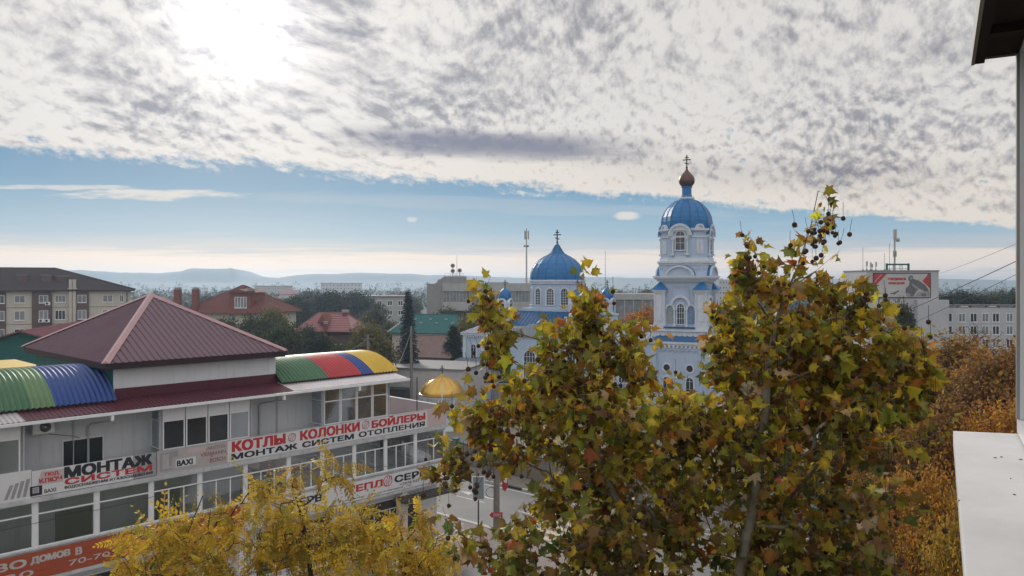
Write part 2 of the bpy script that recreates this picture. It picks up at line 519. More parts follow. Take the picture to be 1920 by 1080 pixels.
# ------------------------------------------------------------------ shop building in the left foreground
M['render_grey'] = mat('wall_render_grey', (0.66, 0.68, 0.71), 0.85, (0.55, 0.57, 0.60), 0.6, 0.8, bump=0.15, streak=0.35)
M['panel_white'] = mat('panel_white', (0.74, 0.75, 0.77), 0.5, (0.64, 0.65, 0.67), 1.5, 0.5, streak=0.15)
M['upvc'] = mat('window_frame_white', (0.78, 0.79, 0.81), 0.4, (0.68, 0.69, 0.71), 3.0, 0.5)
M['slab'] = mat('slab_edge', (0.58, 0.59, 0.61), 0.8, (0.36, 0.36, 0.37), 2.0, 0.8, streak=0.5)
M['maroon'] = mat('maroon_sheet', (0.085, 0.014, 0.028), 0.42, (0.060, 0.010, 0.020), 0.8, 0.6, streak=.35)
M['roof_mauve'] = mat('mauve_roof_sheet', (0.118, 0.056, 0.084), 0.42, (0.085, 0.040, 0.062), 0.35, 0.6, streak=.35)
M['ridge_pink'] = mat('ridge_cap', (0.40, 0.24, 0.25), 0.35)
M['fascia_dark'] = mat('fascia_dark_maroon', (0.026, 0.009, 0.014), 0.6)
M['wall_green'] = mat('dark_green_wall', (0.012, 0.105, 0.095), 0.7, (0.01, 0.075, 0.07), 1.2, 0.6, streak=0.2)
M['sheet_pale'] = mat('pale_galvanised_sheet', (0.62, 0.60, 0.62), 0.28, (0.48, 0.42, 0.44), 1.0, 0.7, metal=0.4)
M['vault_green'] = mat('vault_green', (0.055, 0.150, 0.072), 0.45, (0.04, 0.11, 0.055), 0.7, 0.6, streak=.35)
M['vault_lime'] = mat('vault_pale_green', (0.12, 0.22, 0.10), 0.45, (0.09, 0.165, 0.08), 0.7, 0.6, streak=.35)
M['vault_blue'] = mat('vault_blue', (0.014, 0.055, 0.235), 0.42, (0.010, 0.04, 0.17), 0.7, 0.6, streak=.35)
M['vault_red'] = mat('vault_red', (0.42, 0.030, 0.038), 0.45, (0.30, 0.025, 0.03), 0.7, 0.6, streak=.35)
M['vault_yellow'] = mat('vault_yellow', (0.60, 0.40, 0.035), 0.45, (0.44, 0.29, 0.03), 0.7, 0.6, streak=.35)
M['pink_sheet'] = mat('pink_ribbed_sheet', (0.46, 0.36, 0.37), 0.6, (0.38, 0.30, 0.31), 0.8, 0.6)
M['void'] = mat('dark_interior', (0.016, 0.017, 0.020), 0.8)
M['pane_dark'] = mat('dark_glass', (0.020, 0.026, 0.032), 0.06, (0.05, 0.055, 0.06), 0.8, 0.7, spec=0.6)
M['glass'] = glass_mat('gallery_glass', (0.95, 0.97, 0.98), 0.18)
M['curtain'] = mat('patterned_curtain', (0.20, 0.21, 0.24), 0.9, (0.05, 0.05, 0.06), 6.0, 1.0)
M['pipe'] = mat('drain_pipe', (0.45, 0.46, 0.48), 0.5)
M['metal_dark'] = mat('dark_metal', (0.05, 0.052, 0.056), 0.5, metal=0.3)
M['awning'] = mat('awning_dark', (0.07, 0.06, 0.055), 0.6)

bld = empty('shop_building', (BL.x, BL.y, 0), BA)
tag(bld, 'long grey two-storey shop building with mauve pyramid roof and rainbow barrel roofs', 'building')
XL = -38.0
mb = MB()
mb.box(XL, -4.5, 1.4, 12, 6.95, 10.12)
mb.box(XL, -0.12, 1.45, 11.9, 3.5, 6.75)
mb.box(XL, -0.1, .7, 11.95, 0.02, 3.35)
for x in (-28.5, -22.8, -13.6, -7.2, -3.2): mb.box(x-.2, x+.2, .02, .69, 0.02, 3.35)
mb.build('wall', M['render_grey'], bld)
mb = MB()
mb.box(XL, 0.05, -.12, 12.05, 6.75, 6.95); mb.box(XL, 0.05, -.10, 12.05, 3.35, 3.5)
mb.box(XL, 0.0, 0.0, .14, 6.953, 8.02)
mb.box(XL, -0.02, 0.02, .16, 3.503, 4.72)
mb.box(XL, 0.03, -.05, .24, 4.722, 4.79)
mb.build('floor_slab', M['slab'], bld)
mb = MB()                                                     # back and end parapets of the open terrace
for i in range(34): mb.box(-.1, -.02 if i % 2 else -.05, .2+i*.32, .2+i*.32+.318, 6.952, 8.12)
mb.m = 1; mb.box(-.13, .01, .15, 11.2, 8.122, 8.17)
mb.build('terrace_parapet', [M['pink_sheet'], M['upvc']], bld)
for (px, h) in ((-.06, 1.35), (-2.1, 3.1)):
    mb = MB(); mb.tube([(px, .25, 8.1 if px > -1 else 6.95), (px, .25, 8.1+h if px > -1 else 10.1)], .035, 6); mb.build('terrace_post', M['upvc' if px > -1 else 'metal_dark'], bld)


def gallery_window(x0, x1, z0, z1, lights, transom=None, y=0.03, dep=.07, parent=bld, fr=.055, pane='glass', axis='x', lower=None, name='window'):
    """white framed glazing; the panes are a child of the frame"""
    fm = MB(); pm = MB()
    def bx(m, a0, a1, b0, b1, c0, c1):
        m.box(a0, a1, b0, b1, c0, c1) if axis == 'x' else m.box(b0, b1, a0, a1, c0, c1)
    bx(fm, x0, x1, y, y+dep, z0, z0+fr); bx(fm, x0, x1, y, y+dep, z1-fr, z1)
    bx(fm, x0, x0+fr, y, y+dep, z0+fr, z1-fr); bx(fm, x1-fr, x1, y, y+dep, z0+fr, z1-fr)
    zt = z1-fr
    if transom:
        bx(fm, x0+fr, x1-fr, y, y+dep, transom-fr/2, transom+fr/2); zt = transom-fr/2
    cuts = lower if lower else [i/lights for i in range(1, lights)]
    for c in cuts:
        xc = x0 + (x1-x0)*c
        bx(fm, xc-fr/2, xc+fr/2, y+.002, y+dep-.002, z0+fr, zt)
    bx(pm, x0+.02, x1-.02, y+.03, y+.036, z0+.02, z1-.02)
    w = fm.build(name, M['upvc'], parent)
    pm.build('pane', M[pane], w)
    return w


posts = [XL, -34.6, -32.3, -29.9, -27.6, -25.2, -22.85, -20.45, -18.1, -15.8, -13.45, -11.0, -8.95, -6.85, -4.65, -2.4, 0.0]
for x in posts:
    mb = MB(); mb.box(max(x-.07, XL), min(x+.07, -.002), 0.0, .15, 4.79, 6.75); mb.build('gallery_post', M['upvc'], bld)
for i, (a, b) in enumerate(zip(posts, posts[1:])):
    if i == 5: lw = [.42]
    elif i in (6, 7): lw = []
    elif i == 15: lw = [.62]
    else: lw = [.34, .67]
    gallery_window(a+.07, b-.07, 4.795, 6.745, 1, 6.2, lower=lw or [1e-9] if lw else None)
# rooms seen through the glazing: doors and windows of the inner wall, curtains
mb = MB()
for (a, b, z0, z1) in ((-21.7, -20.2, 4.3, 5.75), (-17.5, -16.2, 4.0, 5.9), (-13.0, -11.2, 4.0, 6.0), (-11.9, -11.0, 4.0, 6.5), (-25.0, -24.2, 4.3, 6.0), (-9.6, -8.2, 4.0, 6.1), (-4.2, -3.3, 3.6, 6.2), (-28, -26, 4.3, 6)):
    mb = MB(); mb.box(a, b, 1.40, 1.448, z0, z1); mb.build('inner_doorway', M['void'], bld)
for (a, b) in ((-17.9, -16.6), (-13.2, -12.4), (-10.7, -9.4)): mb = MB(); mb.box(a, b, .5, .54, 4.0, 6.1); mb.build('blind', M['void'], bld)
mb = MB(); mb.box(-3.82, -3.42, .10, .13, 4.85, 6.1); mb.build('open_casement', M['void'], bld)
for (a, b) in ((-8.3, -7.0), (-6.6, -6.1), (-5.5, -4.9), (-4.5, -3.9), (-3.35, -2.6), (-8.8, -8.5)): mb = MB(); mb.box(a, b, .30, .33, 4.4, 6.7); mb.build('curtain', M['curtain'], bld)
# projecting upper bays
def bay(x0, x1, n, z0, zt, z1, panel):
    w = (x1-x0)/n
    for i in range(n):
        a = x0+i*w
        if panel:
            gallery_window(a+.03, a+w-.03, z0, zt, 1, None, y=.04, pane='pane_dark' if i < n-1 else 'glass')
            pm = MB(); pm.box(a+.02, a+w-.02, .04, .10, zt+.004, z1); pm.build('bay_panel', M['panel_white'], bld)
        else:
            gallery_window(a+.02, a+w-.02, z0, z1, 1, zt, y=.04)
bay(-17.6, -13.2, 4, 8.06, 9.44, 10.10, True)
bay(-8.85, -4.5, 4, 8.06, 9.35, 10.10, False)
bay(-27.8, -23.36, 4, 8.06, 9.50, 10.10, True)
bay(XL, -33.0, 4, 8.06, 9.50, 10.10, True)
for x in (-17.6, -8.85, -33.0): gallery_window(.14, 1.39, 8.06, 10.10, 1, 9.4, y=x+.0, axis='y')
gallery_window(.14, 3.2, 7.0, 10.10, 2, 9.35, y=-4.49, axis='y')
for x in (-17.7, -13.1, -8.95, -4.4, -23.26, -27.9): mb = MB(); mb.tube([(x, .06, 8.02), (x, .06, 10.1)], .05, 6); mb.build('bay_post', M['pipe'], bld)
for (a, b, c, d) in ((-16.6, -15.2, 7.2, 9.6), (-26.5, -24, 7.2, 9.6)): mb = MB(); mb.box(a, b, 1.34, 1.396, c, d); mb.build('inner_door', M['void'], bld)
# small window on the recessed wall
mb = MB(); fr = .05
for (a, b, c, d) in ((-21.45, -19.72, 8.86, 8.92), (-21.45, -21.40, 7.5, 8.86), (-19.77, -19.72, 7.5, 8.86), (-20.42, -20.34, 7.5, 8.86)): mb.box(a, b, 1.34, 1.398, c, d)
w = mb.build('window', M['upvc'], bld); mb = MB(); mb.box(-21.44, -19.74, 1.372, 1.392, 7.5, 8.87); mb.build('pane', M['pane_dark'], w)
# eaves: skirt roof of ribbed sheet, gutter, drain pipes
mb = MB(); pitch = .19
def skirt(x0, x1, m):
    mb.m = m; n = int((x1-x0)/pitch*2); ys, zs, ye, ze = -.5, 10.23, 1.35, 10.5
    vs = []; fs = []
    for i in range(n+1):
        x = x0+(x1-x0)*i/n; dz = .03 if (i // 1) % 2 else 0
        vs += [(x, ys, zs+dz), (x, ye, ze+dz)]
    for i in range(n): fs.append((2*i, 2*i+2, 2*i+3, 2*i+1))
    mb.add(vs, fs)
skirt(XL, -23.3, 1); skirt(-23.3, -11.0, 0); skirt(-11.0, -3.35, 1)
mb.m = 2; mb.box(XL, -3.4, -.45, 1.398, 10.125, 10.215)
mb.build('eave_roof', [M['maroon'], M['sheet_pale'], M['slab']], bld)
mb = MB(); mb.box(XL, -3.33, -.62, -.46, 10.10, 10.22)
for x in (-20.0, -11.6, -6.9): mb.box(x-.06, x+.06, -.6, -.48, 9.85, 10.10)
mb.build('gutter', M['upvc'], bld)
for x in (-20.0, -11.6):
    mb = MB(); mb.tube([(x, -.52, 9.92), (x, -.50, 9.85), (x-.35, 1.1, 9.55), (x-.4, 1.33, 9.40), (x-.4, 1.33, 7.0)], .04, 7); mb.build('drain_pipe', M['pipe'], bld)
for x in (-21.0, -10.95):
    mb = MB(); mb.tube([(x, 1.33, 10.1), (x, 1.33, 7.0)], .025, 6); mb.build('drain_pipe', M['pipe'], bld)


# corrugated barrel roofs
def vault(name, x0, x1, y0, y1, z0, rise, bands, mats):
    mb = MB(); pit = .225; per = 6
    n = int((x1-x0)/pit*per); ns = 22
    hw = (y1-y0)/2; yc = (y0+y1)/2; rad = (hw*hw+rise*rise)/(2*rise); th = math.asin(min(1, hw/rad)) if rise < hw else math.pi/2
    vs = []; fs = []
    for i in range(n+1):
        x = x0+(x1-x0)*i/n
        w = math.cos(2*math.pi*(x-x0)/pit)*.046
        for j in range(ns+1):
            t = -th+2*th*j/ns; r = rad+w
            vs.append((x, yc+r*math.sin(t), z0+rise-rad+r*math.cos(t)))
    b = len(mb.v)
    for i in range(n):
        x = x0+(x1-x0)*(i+.5)/n
        mi = 0
        for k, bx in enumerate(bands):
            if x > bx: mi = k
        mb.m = mi
        for j in range(ns):
            mb.f.append((i*(ns+1)+j, (i+1)*(ns+1)+j, (i+1)*(ns+1)+j+1, i*(ns+1)+j+1)); mb.mi.append(mi)
    mb.v = vs
    o = mb.build(name, mats, bld, smooth='all')
    em = MB()                                                  # closed ends and the dark kerb under the sheet
    pts = [(yc+(rad-.07)*math.sin(-th+2*th*j/16), z0+rise-rad+(rad-.07)*math.cos(-th+2*th*j/16)) for j in range(17)]
    pts = [(y0+.15, z0-.25)] + [p for p in pts[1:-1]] + [(y1-.15, z0-.25)]
    for xx in (x0+.12, x1-.22):
        nn = len(pts)
        em.add([(xx, y, z) for y, z in pts]+[(xx+.1, y, z) for y, z in pts], [tuple(range(nn)), tuple(range(2*nn-1, nn-1, -1))]+[(i, nn+i, nn+(i+1) % nn, (i+1) % nn) for i in range(nn)])
    em.box(x0+.12, x1-.2, y0+.10, y0+.2, z0-.3, z0-.02); em.box(x0+.12, x1-.2, y1-.2, y1-.1, z0-.3, z0-.02)
    em.build('vault_kerb', M['fascia_dark'], o)
    return o
def fxs(px, py, s=0.0):                                     # facade position under a photo pixel
    o = BL + BY*s; k = (px-960)/F_PX
    t = (k*o.y-o.x)/(BX.x-k*BX.y)
    return t, EYE-(py-HOR)/F_PX*(o.y+t*BX.y)
vault('vault_roof', -11.0, -3.15, .8, 7.4, 10.56, 1.02,
      [-99, fxs(617, 718, .8)[0], fxs(678, 707, .8)[0], fxs(701, 703, .8)[0]], [M['vault_green'], M['vault_red'], M['vault_blue'], M['vault_yellow']])
vault('vault_roof', XL, -19.35, .8, 7.6, 10.56, 1.42,
      [-99, -27, -22.75, fxs(104, 765, .8)[0]], [M['vault_yellow'], M['vault_green'], M['vault_lime'], M['vault_blue']])

# pavilion with the pyramid roof
PX0, PX1, PY0, PY1, PE = -19.25, -10.95, 1.5, 13.6, 12.17
mb = MB()
mb.box(PX0, PX1, PY0, PY1, 10.13, 12.1)
mb.m = 1; mb.box(PX0-.03, PX0-.002, PY0+.04, PY1, 10.13, 12.1)
mb.m = 2; mb.box(PX0+.05, PX1+.03, PY0-.05, PY0-.003, 10.45, 10.98)
mb.build('pavilion_wall', [M['render_grey'], M['wall_green'], M['maroon']], bld)
def pyramid(x0, x1, y0, y1, ze, za, parent, mroof, mcap, mfas, pit=.3, name='pyramid_roof', fas=.30):
    cx, cy = (x0+x1)/2, (y0+y1)/2; ap = Vector((cx, cy, za))
    cs = [Vector((x0, y0, ze)), Vector((x1, y0, ze)), Vector((x1, y1, ze)), Vector((x0, y1, ze))]
    mb = MB()
    mb.add(list(cs)+[ap], [(0, 1, 4), (1, 2, 4), (2, 3, 4), (3, 0, 4)])
    for k in range(4):
        A, B = cs[k], cs[(k+1) % 4]; e = (B-A); L = e.length; eu = e/L
        mid = (A+B)/2; up = ap-mid; nrm = eu.cross(up).normalized()
        n = int(L/pit)
        for i in range(n):
            s = (i+.5)/n; h = 2*min(s, 1-s)*.985
            p = A+e*s; q = p+up*h
            w = eu*.055
            t = nrm*.045
            mb.add([p-w, p+w, p+w*.5+t, p-w*.5+t, q-w, q+w, q+w*.5+t, q-w*.5+t], [(0, 1, 2, 3), (1, 5, 6, 2), (2, 6, 7, 3), (3, 7, 4, 0), (7, 6, 5, 4)])
    o = mb.build(name, mroof, parent)
    cm = MB()
    for c in cs:
        d = (ap-c); side = Vector((-d.y, d.x, 0)).normalized()
        n1 = Vector((0, 0, 1))
        c0 = c - Vector((d.x, d.y, 0)).normalized()*.02
        w = .19
        dn = Vector((0, 0, -.05))
        cm.add([c0-side*w+dn+n1*.06, c0+n1*.12, c0+side*w+dn+n1*.06, ap-side*w+dn+n1*.04, ap+n1*.12, ap+side*w+dn+n1*.04], [(0, 1, 4, 3), (1, 2, 5, 4), (0, 2, 1), (3, 4, 5)])
    cm.build('hip_cap', mcap, o)
    fm = MB(); i = .03
    fm.add([(x0+i, y0+i, ze-fas), (x1-i, y0+i, ze-fas), (x1-i, y1-i, ze-fas), (x0+i, y1-i, ze-fas), (x0+i, y0+i, ze-.004), (x1-i, y0+i, ze-.004), (x1-i, y1-i, ze-.004), (x0+i, y1-i, ze-.004)],
           [(0, 3, 2, 1), (0, 1, 5, 4), (1, 2, 6, 5), (2, 3, 7, 6), (3, 0, 4, 7)])
    fm.build('fascia', mfas, o)
    return o
pyramid(PX0-.55, PX1+.3, PY0-.6, PY1+.5, 12.24, 15.25, bld, M['roof_mauve'], M['ridge_pink'], M['fascia_dark'])
# ground floor: shop windows and the dark awning at the corner
for a in (-27.5, -21.8, -12.6, -6.2): gallery_window(a, a+4.6, .5, 2.9, 4, 2.3, y=.61, pane='pane_dark', name='shop_window')
mb = MB()
for i in range(14): mb.box(-4.2+i*.3, -4.2+i*.3+.2, -1.3, -.12, 3.08, 3.14)
mb.box(-4.25, .05, -1.34, -1.3, 3.02, 3.2); mb.box(-4.2, .0, -1.28, -.12, 3.0, 3.05)
mb.build('awning', M['awning'], bld)

ac = empty('air_conditioner', (*bw(fxs(80, 800, 1.0)[0], 1.0), fxs(80, 800, 1.0)[1]), BA)
tag(ac, 'white air conditioner box under the eave beside the faded pipe banner', 'air conditioner')
mb = MB(); mb.box(-.42, .42, -.17, .17, -.28, .28); mb.box(-.38, -.33, .17, .4, -.3, -.26); mb.box(.33, .38, .17, .4, -.3, -.26); mb.build('casing', M['upvc'], ac)
mb = MB(); mb.ring(.06, 0, .0, .225, -.18, -.172, 20, 0, 2*math.pi); mb.build('fan', M['void'], ac)
mb = MB()
for k in range(6): mb.ring(.06, 0, .04+.035*k, .048+.035*k, -.195, -.185, 18, 0, 2*math.pi)
mb.ring(.06, 0, 0, .05, -.2, -.186, 12, 0, 2*math.pi)
mb.build('fan_grille', M['pipe'], ac)

# ------------------------------------------------------------------ signs on the shop building
M['vinyl'] = mat('sign_white', (0.68, 0.685, 0.70), 0.5, (0.58, 0.58, 0.60), 0.9, 0.7, streak=0.12)
M['vinyl_grey'] = mat('sign_grey', (0.34, 0.345, 0.36), 0.5, (0.25, 0.25, 0.27), 0.9, 0.8)
M['vinyl_taupe'] = mat('sign_taupe', (0.46, 0.43, 0.43), 0.5, (0.36, 0.33, 0.33), 0.9, 0.8)
M['vinyl_blush'] = mat('sign_blush', (0.55, 0.44, 0.44), 0.5, (0.46, 0.37, 0.37), 0.7, 0.6)
M['ink_red'] = mat('ink_red', (0.50, 0.030, 0.040), 0.5, (0.42, 0.03, 0.04), 3, 0.5)
M['ink_black'] = mat('ink_black', (0.022, 0.023, 0.032), 0.5, (0.03, 0.03, 0.04), 3, 0.5)
M['ink_rust'] = mat('ink_rust_red', (0.36, 0.10, 0.11), 0.5)
M['ink_pale'] = mat('ink_pale_grey', (0.55, 0.52, 0.51), 0.55, (0.38, 0.33, 0.32), 2.5, 0.8)
M['brick_red'] = mat('banner_orange_red', (0.40, 0.085, 0.035), 0.7, (0.27, 0.055, 0.028), 2.2, 0.9, sz=(.4, 1, 3))
DG = None
def text(name, s, x0, x1, z0, z1, y, m, parent, bold=.055, slant=0.0, rise=0.0):
    """lettering fitted to a box in the sign's own x-z plane"""
    cu = bpy.data.curves.new(name, 'FONT'); cu.body = s; cu.size = 1.0; cu.offset = 0.0; cu.resolution_u = 3
    o = bpy.data.objects.new(name, cu); COL.objects.link(o)
    me = bpy.data.meshes.new_from_object(o.evaluated_get(bpy.context.evaluated_depsgraph_get()))
    bpy.data.objects.remove(o); bpy.data.curves.remove(cu)
    n = len(me.vertices); co = np.empty(n*3, np.float32); me.vertices.foreach_get('co', co); co = co.reshape(-1, 3)
    fs = [tuple(p.vertices) for p in me.polygons]
    bpy.data.meshes.remove(me)
    lo, hi = co.min(0), co.max(0); h = z1-z0; k = bold*h*1.1     # heavy face: overlaid copies a hair apart
    u = (co[:, 0]-lo[0])/(hi[0]-lo[0]); w = (co[:, 1]-lo[1])/(hi[1]-lo[1])
    vs = []; fa = []
    for j, (dx, dz) in enumerate(((0, 0), (-1, -.5), (1, .5), (-1, .5), (1, -.5)) if bold > .012 else ((0, 0),)):
        x = x0+k+(x1-x0-2*k)*u+slant*w+dx*k; z = z0+k*.5+(h-k)*w+rise*u+dz*k
        vs += [(a_, y-.0004*j, b_) for a_, b_ in zip(x.tolist(), z.tolist())]
        fa += [tuple(i+j*n for i in f) for f in fs]
    me = bpy.data.meshes.new(name); me.from_pydata(vs, [], fa); me.materials.append(m); me.update()
    ob = bpy.data.objects.new(name, me); COL.objects.link(ob); ob.parent = parent
    return ob
def sign(name, label, y=-.05):
    o = empty(name, (*bw(0, y), 0), BA)
    return tag(o, label, 'sign')
def emblem(xc, zc, r, y, m, parent):
    mb = MB()
    mb.ring(xc, zc, r*.86, r, y-.004, y, 20, 0, 2*math.pi)
    for k in (-.5, 0, .5):
        pts = []
        for i in range(9):
            q = i/8*2-1
            pts.append((xc+r*(k*.9+.22*math.sin(q*2.6)+q*.25), zc+r*q*.80))
        mb.add([(x-.07*r, y-.003, z) for x, z in pts]+[(x+.07*r, y-.003, z) for x, z in pts], [(i, 9+i, 10+i, i+1) for i in range(8)])
    return mb.build('emblem', m, parent)


F0 = lambda px, py: fxs(px, py)[0]
s2 = sign('shop_sign', 'long white banner with red and black heating words below the upper bays')
mb = MB(); mb.box(-14.45, -1.55, -.03, 0, 7.0, 8.05); mb.m = 1; mb.box(-17.88, -14.452, -.03, 0, 7.0, 8.05); mb.m = 2; mb.box(-1.548, .0, -.03, 0, 7.0, 8.05)
mb.build('board', [M['vinyl'], M['vinyl_taupe'], M['vinyl_blush']], s2)
mb = MB(); mb.box(-17.9, .02, -.045, -.002, 6.955, 6.998); mb.box(-17.9, .02, -.045, -.002, 8.052, 8.09); mb.build('board_edge', M['pipe'], s2)
T = lambda *a, **k: text('lettering', *a, **k)
yT = -.036
T('КОТЛЫ', F0(433, 850), F0(534, 830), 7.45, 8.0, yT, M['ink_red'], s2, bold=.08)
T('КОЛОНКИ', F0(561, 820), F0(673, 800), 7.47, 8.0, yT, M['ink_red'], s2, bold=.07)
T('БОЙЛЕРЫ', F0(695, 800), F0(796, 775), 7.49, 8.06, yT, M['ink_red'], s2, bold=.07)
T('МОНТАЖ', F0(432, 855), F0(556, 835), 7.07, 7.38, yT, M['ink_black'], s2, bold=.085)
T('СИСТЕМ', F0(565, 835), F0(662, 818), 7.07, 7.38, yT, M['ink_black'], s2, bold=.085)
T('ОТОПЛЕНИЯ', F0(671, 815), F0(795, 797), 7.09, 7.40, yT, M['ink_black'], s2, bold=.07)
emblem(F0(546, 818), 7.72, .23, yT, M['ink_rust'], s2); emblem(F0(684, 797), 7.76, .25, yT, M['ink_rust'], s2)
T('ARISTON', F0(387, 836), F0(421, 830), 7.77, 7.93, yT, M['ink_rust'], s2, bold=.01)
T('VIESMANN', F0(374, 850), F0(422, 843), 7.49, 7.66, yT, M['ink_rust'], s2, bold=.015)
T('S', F0(392.5, 845), F0(398, 843), 7.40, 7.55, yT, M['ink_rust'], s2, bold=.015)
T('BOSCH', F0(392, 862), F0(421, 857), 7.14, 7.34, yT, M['ink_rust'], s2, bold=.02)
mb = MB(); xa = F0(382, 836)
mb.add([(xa-.1, yT, 7.76), (xa+.1, yT, 7.76), (xa+.1, yT, 7.86), (xa, yT, 7.94), (xa-.1, yT, 7.86)], [(0, 1, 2, 3, 4)])
mb.build('emblem', M['ink_rust'], s2)
mb = MB(); x0, x1 = F0(330, 868), F0(360, 850)
mb.box(x0-.05, x1+.15, yT, -.0305, 7.18, 7.56); mb.build('boiler_picture', M['vinyl'], s2)
T('BAXI', x0, x1, 7.22, 7.50, yT-.004, M['ink_black'], s2, bold=.055)
xb = F0(299, 870); xe = F0(328, 850)                          # printed picture of a boiler cabinet
mb = MB(); mb.prism([(xb-.02, 7.1), (xe-.12, 7.1), (xe-.12, 7.2), (xb+.1, 7.2), (xb+.1, 7.88), (xe-.3, 7.88), (xe-.3, 7.3), (xe-.18, 7.3), (xe-.18, 7.7), (xe+.12, 7.7), (xe+.12, 7.97), (xb-.02, 7.97)], yT-.002, -.0305); mb.build('boiler_picture', M['vinyl_grey'], s2)
mb = MB(); mb.box(xb+.36, xe-.4, yT-.001, -.0305, 7.25, 7.6); mb.build('boiler_picture', M['vinyl_blush'], s2)
mb = MB(); mb.box(xb+1.3, xb+2.2, yT-.001, -.0305, 7.75, 7.95); mb.build('blush_patch', M['vinyl_blush'], s2)

s1 = sign('shop_sign', 'white and grey banner with black installation word beside a pale faded banner')
mb = MB(); mb.box(-23.0, -18.95, -.03, 0, 6.98, 8.06); mb.m = 1; mb.box(-18.948, -17.93, -.03, 0, 6.98, 8.06); mb.build('board', [M['vinyl'], M['vinyl_grey']], s1)
T('МОНТАЖ', F0(119, 880), F0(284, 852), 7.53, 8.03, yT, M['ink_black'], s1, bold=.085)
T('СИСТЕМ', F0(120, 905), F0(284, 870), 7.25, 7.53, yT-.004, M['ink_red'], s1, bold=.085)
T('ВОДОСНАБЖЕНИЯ И ГАЗОСНАБЖЕНИЯ', F0(120, 915), F0(285, 885), 7.06, 7.21, yT, M['ink_black'], s1, bold=.05)
mb = MB(); xa, xb = F0(69, 895), F0(117, 890)
mb.add([(xa, yT, 7.45), (xb, yT, 7.42), (xb+.05, yT, 7.96), (xa+.15, yT, 8.0)], [(0, 1, 2, 3)]); mb.build('blush_patch', M['vinyl_blush'], s1)
T('ПОД', F0(84, 885), F0(110, 880), 7.74, 7.92, yT-.004, M['ink_red'], s1, bold=.055, slant=-.03)
T('КЛЮЧ', F0(73, 898), F0(116, 890), 7.50, 7.70, yT-.004, M['ink_red'], s1, bold=.055, slant=-.03)
T('BAXI', F0(82, 920), F0(104, 915), 7.06, 7.22, yT-.002, M['ink_black'], s1, bold=.02)
mb = MB(); a = F0(55, 925); b = F0(78, 917); mb.box(a, b, yT, -.0305, 7.02, 7.12); mb.box(a, a+.1, yT, -.0305, 7.12, 7.42); mb.box(a+.1, b, yT, -.0305, 7.36, 7.42); mb.box(b-.12, b, yT, -.0305, 7.12, 7.36)
mb.build('boiler_picture', M['ink_black'], s1)
mb = MB(); mb.box(a+.12, b-.14, yT, -.0305, 7.13, 7.34); mb.build('boiler_picture', M['vinyl_grey'], s1)

s4 = sign('faded_banner', 'pale faded banner with grey pipe picture at the far left of the facade')
mb = MB(); mb.box(-31.0, -23.02, -.03, 0, 6.94, 8.14); mb.build('board', M['vinyl'], s4)
mb = MB()
for k in range(4): mb.add([(-24.0+k*.22, yT, 7.05), (-23.88+k*.22, yT, 7.05), (-23.66+k*.20, yT, 7.62+.05*k), (-23.80+k*.20, yT, 7.62+.05*k)], [(0, 1, 2, 3)])
mb.build('pipe_picture', M['vinyl_grey'], s4)

s3 = sign('shop_sign', 'lower white sign with a red round emblem between red and black words')
mb = MB(); mb.box(-11.4, -.03, -.03, 0, 3.53, 4.6); mb.build('board', M['vinyl'], s3)
T('ТЕПЛ', F0(648, 920), F0(716, 905), 4.02, 4.42, yT, M['ink_red'], s3, bold=.085)
emblem(F0(725.5, 900), 4.24, .33, yT, M['ink_red'], s3)
T('СЕРВИС', F0(738, 905), -.15, 4.02, 4.44, yT, M['ink_black'], s3, bold=.08)
T('+7978 933 90 99  +7978', F0(748, 912), -.2, 3.77, 3.93, yT, M['ink_black'], s3, bold=.015)
T('гарантия  обслуживание  пр', F0(640, 940), F0(770, 915), 3.6, 3.74, yT, M['ink_black'], s3, bold=.01)
T('СЕРВ', -11.1, -9.0, 3.98, 4.4, yT, M['ink_black'], s3, bold=.08)

s5 = sign('orange_banner', 'orange red banner with pale grey house building words and phone number')
mb = MB(); mb.box(-31.5, -13.6, -.03, 0, 3.52, 4.66); mb.build('board', M['brick_red'], s5)
T('СТВО', -25.6, F0(49, 1060), 4.13, 4.48, yT, M['ink_pale'], s5, bold=.07)
T('ДОМОВ', F0(56, 1060), F0(131, 1040), 4.13, 4.48, yT, M['ink_pale'], s5, bold=.07)
T('В', F0(140, 1038), F0(153, 1036), 4.13, 4.46, yT, M['ink_pale'], s5, bold=.07)
T('70-70', F0(128, 1055), F0(205, 1040), 3.74, 3.98, yT, M['ink_pale'], s5, bold=.02)
T('70-30', -25.6, F0(62, 1072), 3.70, 3.96, yT, M['ink_pale'], s5, bold=.02)


def cable(label, pts, r=.012):
    p0 = pts[0]; o = empty('cable', (*bw(p0[0], p0[1]), p0[2]), BA); mb = MB()
    mb.tube([(x-p0[0], y-p0[1], z-p0[2]) for x, y, z in pts], r, 4); mb.build('strand', M['metal_dark'], o)
    return tag(o, label, 'cable')
cable('thin cable slanting from the air conditioner to the drain pipe', [(-22.0, 1.3, 9.3), (-21, 1.36, 9.05), (-20.4, 1.36, 8.75)], .014)
cable('slack black cable strung along the lower windows', [(-34, -.06, 6.3), (-29, -.10, 5.95), (-24, -.10, 5.85), (-19, -.10, 5.95), (-15.8, -.08, 6.2), (-11, -.10, 6.0), (-6.85, -.06, 5.3), (-2, -.08, 4.9), (.0, -.05, 5.0)], .011)
cable('thin cable hanging under the long white banner', [(-13.4, -.07, 6.92), (-12.2, -.1, 6.83), (-11.0, -.07, 6.93), (-9.0, -.1, 6.86), (-7.0, -.07, 6.93)], .014)

